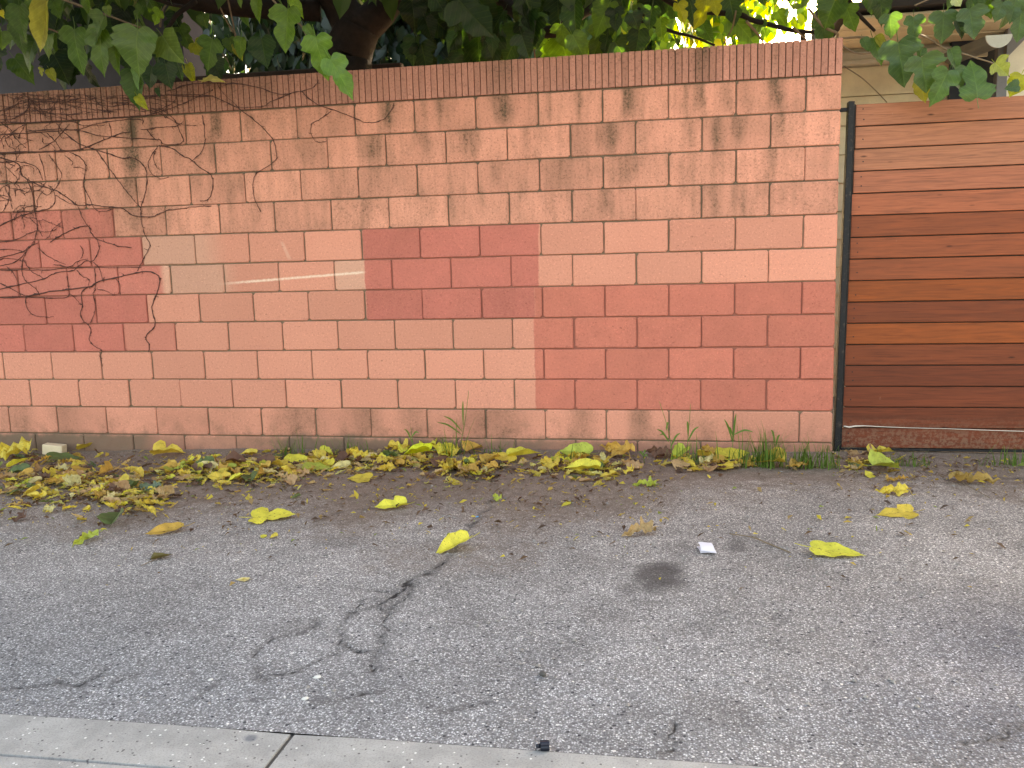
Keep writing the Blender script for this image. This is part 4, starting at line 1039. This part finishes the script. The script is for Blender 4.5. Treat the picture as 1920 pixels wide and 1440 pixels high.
# ------------------------------------------------------------------ fallen leaves
def fallen_mesh(kind, seed, mode):
    r = random.Random(seed)
    par = {'flat': dict(fold=.10, droop=.05, ripple=.022, roll=0., twist=0.), 'folded': dict(fold=.9, droop=.1, ripple=.03, roll=0., twist=.3),
           'curled': dict(fold=.2, droop=-.25, ripple=.05, roll=.62, twist=.6), 'crumpled': dict(fold=.45, droop=-.4, ripple=.10, roll=.4, twist=1.6, ragged=.3)}[mode]
    W, F, UV = leaf_geom({'lobed': LOBED, 'heart': HEART, 'narrow': NARROW}[kind], seed, step=1 if mode != 'x' else 2, **par)
    add_petiole(W, F, UV, .34, .010, .05)
    W = [Vector(v) for v in W]
    if mode == 'crumpled':
        ph = [r.uniform(0, 6.28) for _ in range(4)]
        for v in W:
            v.z += .09*math.sin(13*v.x+8*v.y+ph[0])+.07*math.sin(21*v.y-11*v.x+ph[1]); v.x += .03*math.sin(14*v.y+ph[2])
    c = sum(W, Vector())/len(W); zmin = min(v.z for v in W)
    zs = sorted(v.z for v in W); z0 = zs[int(.06*len(zs))]
    zk = .78 if mode == 'crumpled' else .9
    W = [(v.x-c.x, v.y-c.y, max((v.z-z0)*zk, -.01)) for v in W]
    return mesh('fallen_leaf', W, F, M_fallen, mode != 'crumpled', UV)
FL = {m: [fallen_mesh(k, s, m) for k, s in ((('lobed'), 1), ('heart', 2), ('lobed', 3), ('narrow', 4), ('heart', 5))] for m in ('flat', 'folded', 'curled', 'crumpled')}
FC = {'yellow': (.56,.41,.060), 'lemon': (.56,.49,.060), 'lime': (.34,.37,.055), 'amber': (.46,.27,.055), 'tan': (.40,.25,.12), 'brown': (.13,.062,.038), 'green': (.085,.125,.038), 'pale': (.52,.43,.19)}
def drop(px, py, wpx, rot, mode, colr, idx=None, lift=0., tilt=(0, 0), sq=1.0, face=.0):
    p = gnd(px, py); s = wpx/(FPX/((p-Vector(CAM)).dot(cf)))
    me_ = FL[mode][idx if idx is not None else R.randrange(5)]
    M = Matrix.Translation(p+Vector((0, 0, .004+lift+.25*s*face))) @ Matrix.Rotation(face, 4, 'X') @ Matrix.Rotation(rot, 4, 'Z') @ Matrix.Rotation(tilt[0], 4, 'X') @ Matrix.Rotation(tilt[1], 4, 'Y') @ Matrix.Diagonal((s*sq, s, s, 1))
    o = link('fallen_leaf', me_, None, M)
    c = FC[colr] if isinstance(colr, str) else colr; f = R.uniform(.88, 1.12); o.color = (c[0]*f, c[1]*f*R.uniform(.95, 1.05), c[2]*f, 1)
    return o
GRP = 'fallen leaves on the alley'
singles = [   # px, py, length px, heading, form, colour, mesh, label
 (1556,1040,92,-1.75,'flat','lemon',3,'large lemon yellow leaf lying flat on bare asphalt right of the twig'),
 (1688,968,66,1.75,'flat','yellow',0,'bright yellow lobed leaf lying flat below the crumpled one before the gate'),
 (1679,928,52,1.2,'crumpled','yellow',2,'small yellow crumpled leaf before the gate between the flat and the pale one'),
 (1654,884,58,-1.2,'folded','lime',1,'pale lime leaf with a folded edge lying just below the gate corner'),
 (1630,895,22,.4,'flat','lemon',1,'little lemon scrap left of the pale lime leaf by the gate'),
 (1680,904,40,-1.4,'crumpled','amber',0,'torn amber leaf between the pale lime leaf and the gate'),
 (1816,906,76,-1.95,'crumpled',(.33,.22,.06),2,'torn brown and yellow leaf in front of the gate boards'),
 (858,1029,74,2.35,'folded','lemon',3,'folded lemon leaf at the upper end of the long crack'),
 (741,953,56,2.0,'curled','lemon',0,'yellow leaf with curled edges below the middle of the leaf drift'),
 (502,975,76,-1.3,'flat','lemon',0,'bright lemon lobed leaf lying alone in front of the left drift'),
 (320,998,66,2.3,'curled','amber',3,'long twisted amber leaf in front of the left drift'),
 (1203,1001,62,1.9,'crumpled','tan',0,'tan dried leaf with raised edges alone on asphalt left of the white packet'),
 (300,1049,36,-1.2,'curled',(.13,.10,.03),1,'small dark olive leaf with a long stalk on the asphalt'),
 (166,1014,56,2.6,'crumpled','lime',3,'shredded lime leaf at the front edge of the left drift'),
 (216,982,54,.3,'folded','green',1,'green leaf folded upright in front of the left drift'),
 (92,960,30,.9,'crumpled','pale',1,'pale yellow curled scrap left of the folded green leaf'),
 (40,974,44,.2,'crumpled','brown',0,'dark brown rotted leaf at the left below the drift'),
 (1213,913,40,1.4,'crumpled','lime',0,'dull lime leaf alone right of the middle drift'),
 (931,938,28,.3,'crumpled','lime',0,'small lime lobed leaf standing in the dirt above the crack'),
 (458,1090,26,1.6,'flat','pale',3,'narrow pale yellow strip of leaf on the left asphalt'),
 (1063,947,22,2.4,'flat','lemon',3,'small lemon scrap below the middle drift'),
 (494,1008,14,1.0,'flat','lemon',1,'small yellow crumb of leaf under the lone lemon leaf, left of a pair'),
 (515,1010,15,2.0,'folded','yellow',1,'small yellow crumb of leaf under the lone lemon leaf, right of a pair'),
 (311,858,54,-1.3,'folded','yellow',0,'bright yellow leaf tight against the wall foot left of the drift'),
 (164,846,36,-1.0,'folded','yellow',1,'yellow leaf leaning up beside the pale wood offcut'),
 (28,858,70,1.5,'crumpled','yellow',1,'yellow and gold leaf at the left edge near the wall foot'),
 (112,864,64,-1.35,'flat','green',3,'long green leaf lying below the pale wood offcut'),
 (36,889,42,1.5,'curled','green',1,'dark green curled leaf left of the green heap'),
 (470,857,34,1.5,'folded','yellow',3,'yellow leaf lying at the wall foot above the left drift'),
 (552,869,48,-1.4,'flat','lemon',1,'flat lemon leaf at the right end of the left drift'),
 (590,883,56,-1.5,'flat','lime',3,'flat lime leaf with a ragged end right of the left drift'),
 (662,857,42,.2,'folded','yellow',3,'yellow leaf standing up like a sail in the middle drift'),
 (684,864,46,1.5,'flat','pale',1,'pale yellow heart shaped leaf right of the upright sail-like leaf'),
 (788,857,62,1.4,'folded',(.58,.62,.03),3,'vivid lime yellow folded leaf in the middle drift'),
 (812,842,60,-.4,'crumpled','lemon',1,'big lemon leaf propped against the grass stalk at the wall foot'),
 (745,848,56,.8,'crumpled','yellow',0,'large yellow lobed leaf on top of the middle drift'),
 (678,902,44,1.5,'flat','yellow',1,'round yellow leaf lying flat in front of the middle drift'),
 (842,853,46,.7,'crumpled','yellow',1,'yellow leaf with a notched edge right of the vivid lime one'),
 (945,866,48,.9,'flat','yellow',1,'flat yellow leaf at the right end of the middle drift'),
 (975,862,58,-1.2,'folded','lemon',3,'long lemon leaf lying by a grass blade right of the flat yellow one'),
 (886,850,40,-.6,'folded','amber',1,'amber leaf standing edge on near the right end of the middle drift'),
 (1085,855,56,1.3,'curled','lime',1,'olive lime cupped leaf against the wall foot under the big rose patch'),
 (1160,855,66,.6,'crumpled','amber',2,'large rumpled amber leaf heaped against the wall under the big rose patch'),
 (1028,880,54,.3,'crumpled','yellow',0,'upright yellow leaf at the left of the heap under the big rose patch'),
 (1100,888,64,1.5,'folded','lemon',3,'long lemon leaf at the front of the heap under the big rose patch'),
 (1180,888,36,-.4,'crumpled','yellow',0,'small yellow leaf at the right foot of the big rumpled amber leaf'),
 (1275,856,50,2.6,'folded','lime',3,'lime leaf leaning up against the wall among the grass'),
 (1236,858,44,1.0,'crumpled','brown',1,'brown shrivelled leaf against the wall left of the grass'),
 (1370,860,58,-1.3,'flat','lemon',1,'broad lemon leaf resting on the grass left of the bushy tuft'),
 (1330,853,36,.5,'crumpled','amber',1,'amber leaf between the leaning lime leaf and the broad lemon leaf'),
 (1358,882,38,1.5,'flat','yellow',1,'yellow leaf lying flat in front of the broad lemon leaf'),
 (1398,876,36,1.2,'crumpled','amber',0,'orange amber crumpled leaf left of the folded yellow leaf'),
 (1448,876,54,1.4,'folded','yellow',1,'yellow folded leaf in front of the bushy grass tuft'),
 (1500,880,46,-1.2,'crumpled','amber',1,'amber and brown curled leaf right of the folded yellow leaf'),
 (1648,857,44,-1.2,'folded','yellow',0,'yellow leaf under the left end of the gate'),
 (1606,862,40,.4,'crumpled','tan',2,'tan shrivelled leaf at the foot of the gate post'),
 (1620,868,44,1.2,'curled','brown',3,'dark brown curled leaf right of the gate post foot'),
 (470,903,36,.5,'folded','green',1,'grey green leaf lying in the front of the left drift'),
 (280,922,46,1.2,'crumpled',(.10,.14,.09),2,'grey green withered leaf in the left drift'),
]
for px, py, wd, rot, mode, c, idx, lab in singles:
    tag(drop(px, py, wd, rot, mode, c, idx, .006 if py < 900 else .0, (R.gauss(0,.10), R.gauss(0,.10)) if py < 900 else (0, 0), 1.0, .24 if mode in ('flat', 'folded') else .14), lab, 'leaf', GRP)
zones = [  # name, px centre, py centre, spread x, spread y, count
 ('at the left edge below the wood offcut', 60, 905, 70, 40, 26), ('in the heap left of the drift', 160, 905, 70, 26, 30), ('in the front of the left drift', 245, 930, 55, 22, 34),
 ('in the thick left drift', 390, 885, 75, 16, 46), ('at the right end of the left drift', 510, 888, 60, 22, 24), ('between the left drift and the middle drift', 600, 866, 75, 15, 22), ('in the middle drift left of the grass stalk', 740, 868, 90, 17, 36),
 ('in the middle drift right of the grass stalk', 895, 880, 70, 18, 20), ('under the big rose patch', 1090, 878, 70, 16, 24), ('by the grass under the big rose patch', 1315, 870, 55, 12, 12), ('beside the gate post', 1625, 866, 35, 9, 8)]
look = [('yellow', 'yellow'), ('amber', 'amber'), ('tan', 'tan'), ('lemon', 'lemon'), ('brown', 'brown'), ('pale', 'pale yellow'), ('green', 'green'), ('lime', 'lime')]
wts = [24, 18, 16, 15, 8, 11, 3, 5]
for zn, zx, zy, sx, sy, n_ in zones:
    for _ in range(int(n_*.81)):
        c, cn = R.choices(look, wts)[0]
        mode = R.choices(['crumpled', 'curled', 'folded', 'flat'], [48, 22, 18, 12])[0]
        px, py = R.gauss(zx, sx*.62), R.gauss(zy, sy*.62)
        p = gnd(px, py)
        if p.y > -.05: py += (p.y+.05)*110
        wq = R.uniform(20, 42)
        o = drop(px, max(py, 848), wq, R.uniform(0, 6.28), mode, c, None, R.uniform(0, .015), (R.gauss(0,.20), R.gauss(0,.20)), 1.0, .14)
        side = 'left' if px < zx-sx*.25 else 'right' if px > zx+sx*.25 else 'middle'
        row = 'front' if py > zy+2 else 'back'
        tag(o, '%s%s %s leaf %s, %s %s' % ('small ' if wq < 27 else 'large ' if wq > 36 else '', mode, cn, zn, side, row), 'leaf', GRP)

# the trodden lower layer of the drift, too broken to pick leaf from leaf
def heap(n_, seed):
    r = random.Random(seed); V, F, C_ = [], [], []
    src = [fallen_mesh(k_, s_, 'crumpled') for k_, s_ in (('lobed', 11), ('heart', 12), ('narrow', 13))]
    src = [([v.co.copy() for v in m_.vertices], [tuple(f.vertices) for f in m_.polygons]) for m_ in src]
    for _ in range(n_):
        zn, zx, zy, sx, sy, wt = r.choices(zones, [z_[5] for z_ in zones])[0]
        px, py = r.gauss(zx, sx*.75), r.gauss(zy+2, sy*.75)
        p = gnd(px, max(py, 850))
        if p.y > -.04: continue
        vs_, fs_ = r.choice(src); s_ = r.uniform(.022, .085); i = len(V)
        M = Matrix.Translation(p+Vector((0, 0, .002+r.uniform(0, .012)))) @ Matrix.Rotation(r.uniform(0, 6.28), 4, 'Z') @ Matrix.Rotation(r.gauss(0, .35), 4, 'X') @ Matrix.Diagonal((s_, s_, s_*.6, 1))
        V += [M @ v for v in vs_]; F += [tuple(q+i for q in f) for f in fs_]
        c = r.choices([(.52,.39,.07), (.42,.26,.07), (.42,.28,.14), (.13,.065,.04), (.075,.042,.03), (.48,.42,.15), (.09,.11,.04)], [24, 15, 17, 16, 11, 12, 4])[0]; f_ = r.uniform(.75, 1.2)
        C_ += [(c[0]*f_, c[1]*f_, c[2]*f_)]*len(vs_)
    me_ = mesh('leaf_drift', V, F, M_leafmass)
    cc = np.ones((len(V), 4), dtype=np.float32); cc[:, :3] = np.array(C_)
    me_.attributes.new('tint', 'FLOAT_COLOR', 'POINT').data.foreach_set('color', cc.ravel())
    return me_
tag(link('leaf_drift', heap(2100, 31)), 'trodden layer of broken tan and brown leaves under the drift along the wall', None, None, 'stuff')

# crumbs of leaf, bark and seed over the soil strip
def litter(n_, seed):
    r = random.Random(seed); V, F, C_ = [], [], []
    for _ in range(n_):
        q = r.random()
        if q < .62: px, py = r.uniform(-30, 1250), r.gauss(905, 45)
        elif q < .85: px, py = r.uniform(0, 1900), r.gauss(930, 70)
        else: px, py = r.uniform(1560, 1930), r.gauss(880, 22)
        if py < 850: py = 850+r.random()*25
        p = gnd(px, py)
        if p.y > -.03: continue
        s = r.choice([.006, .009, .013, .02]) * r.uniform(.7, 1.3); a = r.uniform(0, 6.28); el = r.uniform(.3, 1)
        u = Vector((math.cos(a), math.sin(a), r.gauss(0, .35)))*s; v = Vector((-math.sin(a), math.cos(a), r.gauss(0, .35)))*s*el*.7
        p = p+Vector((0, 0, .006+.4*s)); i = len(V)
        V += [p-u, p-v*r.uniform(.5, 1)+Vector((0, 0, s*.2)), p+u*r.uniform(.6, 1.1), p+v+Vector((0, 0, s*.3))]; F.append((i, i+1, i+2, i+3))
        c = r.choices([(.50,.38,.05), (.40,.26,.06), (.12,.065,.04), (.075,.042,.03), (.30,.20,.10), (.16,.2,.04)], [14, 14, 34, 30, 14, 5])[0]
        C_.append(c)
    me_ = mesh('leaf_litter', V, F, M_leafmass)
    cc = np.ones((len(V), 4), dtype=np.float32)
    for k_, c in enumerate(C_): cc[k_*4:k_*4+4, :3] = c
    me_.attributes.new('tint', 'FLOAT_COLOR', 'POINT').data.foreach_set('color', cc.ravel())
    return me_
tag(link('leaf_litter', litter(3600, 4)), 'crumbs of broken brown and yellow leaves over the dirt along the wall', None, None, 'stuff')
def pebble_mesh(n_, seed):
    r = random.Random(seed); V, F = [], []
    for _ in range(n_):
        px, py = r.uniform(0, 1920), 850+abs(r.gauss(0, 1))*260
        if py > 1330: continue
        p = gnd(px, py); s = r.choice([.003, .004, .006, .009]); i = len(V)
        if p.y > -.03: continue
        for q in range(5):
            a = q*1.2566; V.append((p.x+s*math.cos(a)*r.uniform(.7,1.2), p.y+s*math.sin(a)*r.uniform(.7,1.2), p.z+.001))
        V.append((p.x, p.y, p.z+s*r.uniform(.6, 1))); F += [(i+q, i+(q+1) % 5, i+5) for q in range(5)]
    return V, F
T = NT('pebble'); P = T.pos(); M_peb = T.done(T.principled(T.mix(T.noise(P, 35, 1), (.05, .048, .048), (.36, .33, .30)), .9))
V, F = pebble_mesh(1100, 8); tag(link('gravel', mesh('gravel', V, F, M_peb)), 'loose grit and tiny stones scattered on the asphalt', None, None, 'stuff')

# ------------------------------------------------------------------ grass at the wall foot
T = NT('grass_blade'); P = T.pos(); gcol = T.mix(T.noise(P, 12, 2), (.065, .135, .022), (.15, .235, .045))
tr = T.n('ShaderNodeBsdfTranslucent'); T.set(tr.inputs[0], gcol); mx = T.n('ShaderNodeMixShader'); mx.inputs[0].default_value = .3
T.t.links.new(T.principled(gcol, .5), mx.inputs[1]); T.t.links.new(tr.outputs[0], mx.inputs[2]); M_grass = T.done(mx.outputs[0])
def blade(b, p, d, ln, wd, bend, r):
    side = Vector((-d.y, d.x, 0)); side = side.normalized() if side.length > 1e-4 else Vector((1, 0, 0)); i = len(b.V); n_ = 5
    for k_ in range(n_+1):
        t = k_/n_; c = p+Vector((d.x*ln*t*(.35+bend*t), d.y*ln*t*(.35+bend*t), ln*(t-.35*bend*t*t)*.95)); ww = wd*(1-t**1.6)
        b.V += [tuple(c-side*ww), tuple(c+side*ww)]
    for k_ in range(n_): b.F.append((i+2*k_, i+2*k_+1, i+2*k_+3, i+2*k_+2))
def tuft(px, py, n_, hpx, spread, label, seed):
    r = random.Random(seed); p = gnd(px, py); p.y = min(p.y, -.02); s = 1/(FPX/((p-Vector(CAM)).dot(cf))); b = MB()
    for _ in range(n_):
        a = r.uniform(0, 6.28); d = Vector((math.cos(a), -abs(math.sin(a))*.8+.1, 0))*r.uniform(.1, .85)
        blade(b, p+Vector((r.gauss(0, spread*s), -abs(r.gauss(0, .03)), -.004)), d, hpx*s*r.uniform(.9, 2.3), r.uniform(.0022, .0048), r.uniform(.2, .9), r)
    o = link('grass_tuft', b.mesh('grass_tuft', M_grass, True)); return tag(o, label, 'grass', 'grass tufts at the foot of the wall')
tuft(545, 853, 26, 32, 14, 'small grass tuft at the wall foot above the right end of the left drift', 1)
tuft(660, 852, 34, 24, 26, 'low spreading grass among the middle drift left of the lone tall stalk', 2)
tuft(850, 853, 24, 44, 12, 'grass clump at the base of the lone tall stalk', 3)
tuft(925, 852, 24, 24, 18, 'flattened grass at the right end of the middle drift', 4)
tuft(1300, 866, 34, 36, 32, 'thin grass under the pair of tall seed stalks', 5)
tuft(1425, 874, 120, 50, 20, 'bushy bright green grass tuft in the middle of the right wall foot', 6)
tuft(1520, 876, 120, 40, 26, 'wide bright green grass tuft beside the gate post', 7)
tuft(1690, 872, 50, 20, 22, 'low dark grass under the left end of the gate', 8)
tuft(1900, 872, 44, 26, 26, 'low grass under the gate at the right edge of the photo', 9)
tuft(1075, 866, 18, 22, 14, 'sparse grass blades behind the olive cupped leaf', 10)
def stalk(base, tip, extra, label, seed, name='grass_stalk'):
    r = random.Random(seed); p = gnd(*base); p.y = min(p.y, -.03); q = at(tip[0], tip[1], p.y-.015); b = MB()
    mid_ = (p+q)/2+Vector((r.gauss(0, .006), 0, 0)); b.tube(smooth_path([p, mid_, q], 5), [.0024]*6+[.0018]*4+[.001], 5)
    for (t, tx, ty) in extra:
        a = p.lerp(q, t); e = at(tx, ty, p.y-.02); d = e-a
        m_ = a+d*.55+Vector((0, 0, .02)); sp = smooth_path([a, m_, e], 4); i = len(b.V); side = Vector((d.z, 0, -d.x)).normalized()
        for k_, c in enumerate(sp):
            ww = .0055*math.sin(math.pi*min(1, (k_+.6)/len(sp)))+.0004; b.V += [tuple(c-side*ww), tuple(c+side*ww+Vector((0, -.002, 0)))]
        for k_ in range(len(sp)-1): b.F.append((i+2*k_, i+2*k_+1, i+2*k_+3, i+2*k_+2))
    return tag(link(name, b.mesh(name, M_grass, True)), label, 'weed', 'tall grass stalks along the wall')
stalk((860,850), (879,732), [(.35,832,780),(.3,820,792),(.45,868,752),(.2,878,845)], 'lone tall grass stalk in the middle of the wall foot', 1)
stalk((1262,862), (1236,752), [(.3,1232,805),(.5,1254,792),(.35,1236,816),(.2,1275,812)], 'left one of the pair of tall seed stalks at the wall foot', 2)
stalk((1287,858), (1295,757), [(.4,1289,790),(.3,1310,800)], 'right one of the pair of tall seed stalks at the wall foot', 3)
stalk((1372,852), (1379,778), [(.3,1358,786),(.35,1380,776),(.5,1412,810),(.45,1363,800)], 'broad bladed grass plant under the right of the big rose patch', 4)
stalk((1455,850), (1450,808), [(.5,1446,806),(.3,1462,815)], 'short grass stalk rising from the bushy tuft', 5)
stalk((775,848), (770,800), [(.6,786,812),(.4,758,804)], 'thin weed left of the lone tall stalk', 6)
stalk((1208,868), (1206,848), [(.6,1196,850),(.8,1213,848),(.5,1215,858)], 'little green weed right of the big rumpled amber leaf', 7)

# ------------------------------------------------------------------ small things on the alley
T = NT('raw_wood'); P = T.pos(); M_raw = T.done(T.principled(T.mix(T.noise(P, 30, 4), (.46, .36, .24), (.62, .50, .34)), .8))
p = gnd(102, 850); p.y = -.10; b = MB(); b.box((-.075, -.035, 0), (.075, .035, .075), .004)
o = link('wood_offcut', b.mesh('wood_offcut', M_raw), None, Matrix.Translation(Vector((at(102, 848, -.10).x, -.10, gz(p.x)+.002))) @ Matrix.Rotation(.12, 4, 'Z') @ Matrix.Rotation(.10, 4, 'Y'))
tag(o, 'pale wood offcut lying against the foot of the wall at the left', 'wood block')
T = NT('white_plastic'); M_white = T.done(T.principled((.62, .60, .64), .35))
p = gnd(1325, 1033); pk = empty('plastic_packet', p); tag(pk, 'small white folded packet lying on the asphalt beside a dark spot', 'packet')
rz = Matrix.Translation(p+Vector((0, 0, .004))) @ Matrix.Rotation(.15, 4, 'Z')
def sheet(x0, x1, y0, y1, z0, amp, seed):
    r = random.Random(seed); n_ = 6; V = []; F = []
    ph = [r.uniform(0, 6.28) for _ in range(3)]
    for t in (0, 1):
        for i in range(n_+1):
            for j in range(n_+1):
                u, v = i/n_, j/n_
                V.append((x0+(x1-x0)*u+amp*.5*math.sin(5*v+ph[2]), y0+(y1-y0)*v, z0-t*.0014+amp*(math.sin(4*u+ph[0])+math.sin(5*v+ph[1]))))
    k_ = (n_+1)**2
    for i in range(n_):
        for j in range(n_):
            q = i*(n_+1)+j; F += [(q, q+n_+1, q+n_+2, q+1), (k_+q, k_+q+1, k_+q+n_+2, k_+q+n_+1)]
    return mesh('sheet', V, F, M_white, True)
link('flap', sheet(-.030, .029, -.045, .046, .017, .0022, 1), pk, rz @ Matrix.Rotation(.12, 4, 'X'))
link('sleeve', sheet(-.036, .034, -.050, .040, .0055, .0018, 2), pk, rz @ Matrix.Rotation(.03, 4, 'Y'))
T = NT('black_plastic'); M_bp = T.done(T.principled((.008, .010, .018), .35))
p = gnd(1016, 1407); cap = empty('bottle_stopper', p); tag(cap, 'small black ribbed plastic stopper by the gutter edge', 'stopper')
ax = Matrix.Translation(p+Vector((0, 0, .014))) @ Matrix.Rotation(.25, 4, 'Z') @ Matrix.Rotation(math.pi/2, 4, 'Y')
b = MB(); n_ = 20; b.V = [((.0145 if j % 2 else .0130)*math.cos(2*math.pi*j/n_), (.0145 if j % 2 else .0130)*math.sin(2*math.pi*j/n_), zz) for zz in (-.004, .020) for j in range(n_)]
b.F = [(j, (j+1) % n_, n_+(j+1) % n_, n_+j) for j in range(n_)]+[tuple(range(n_))[::-1], tuple(range(n_, 2*n_))]
link('body', b.mesh('body', M_bp), cap, ax)
link('spout', MB().tube([(0, 0, -.016), (0, 0, -.0042)], [.005, .0065], 10).mesh('spout', M_bp, True), cap, ax)
tag(MB().tube(smooth_path([gnd(1368,1003)+Vector((0,0,.006)), gnd(1410,1012)+Vector((0,0,.012)), gnd(1440,1022)+Vector((0,0,.008)), gnd(1482,1038)+Vector((0,0,.005))], 5), [.0025]*6+[.0035]*6+[.003]*4, 5).build('twig', M_twig, None, True), 'thin bare twig lying on the asphalt between the white packet and the large lemon leaf', 'twig')
tag(MB().tube(smooth_path([gnd(1795,903)+Vector((0,0,.01)), gnd(1815,915)+Vector((0,0,.012)), gnd(1855,935)+Vector((0,0,.006))], 5), .0022, 5).build('twig', M_twig, None, True), 'thin dark stalk running from the torn brown leaf in front of the gate', 'twig')
tag(MB().tube(smooth_path([gnd(118,962)+Vector((0,0,.012)), gnd(150,948)+Vector((0,0,.015)), gnd(170,940)+Vector((0,0,.01))], 5), .004, 5).build('twig', M_twig, None, True), 'short brown stick in the left drift', 'twig')
tag(MB().tube(smooth_path([gnd(265,1062)+Vector((0,0,.004)), gnd(282,1056)+Vector((0,0,.008)), gnd(292,1052)+Vector((0,0,.01))], 4), .0018, 5).build('twig', M_twig, None, True), 'thin leaf stalk left of the small dark olive leaf', 'twig')
T = NT('blue_foil'); M_blue = T.done(T.principled((.05, .28, .55), .4))
p = gnd(894, 971); b = MB(); b.box((-.009, -.004, 0), (.009, .004, .005), .001)
tag(link('wrapper_scrap', b.mesh('wrapper_scrap', M_blue), None, Matrix.Translation(p+Vector((0, 0, .004))) @ Matrix.Rotation(.7, 4, 'Z')), 'tiny blue wrapper scrap in the dirt above the crack', 'scrap')
for i, (px, py, s, lab) in enumerate(((595,1272,.009,'small white pebble left of the long crack in the foreground'), (572,1312,.008,'small white pebble nearest the gutter joint'), (1018,1266,.011,'dark stone lying in the middle of the foreground asphalt'), (395,1276,.006,'tiny white pebble at the left of the foreground'))):
    p = gnd(px, py); bm = bmesh.new(); bmesh.ops.create_icosphere(bm, subdivisions=2, radius=1)
    for v in bm.verts: v.co = Vector((v.co.x*s*1.4, v.co.y*s, v.co.z*s*.7))*(1+R.gauss(0, .07))
    me_ = bpy.data.meshes.new('pebble'); bm.to_mesh(me_); bm.free()
    T = NT('pebble_white' if i != 2 else 'pebble_dark'); me_.materials.append(T.done(T.principled((.46, .45, .43) if i != 2 else (.06, .055, .05), .7)))
    tag(link('pebble', me_, None, Matrix.Translation(p+Vector((0, 0, s*.45))) @ Matrix.Rotation(R.uniform(0, 3), 4, 'Z')), lab, 'pebble')
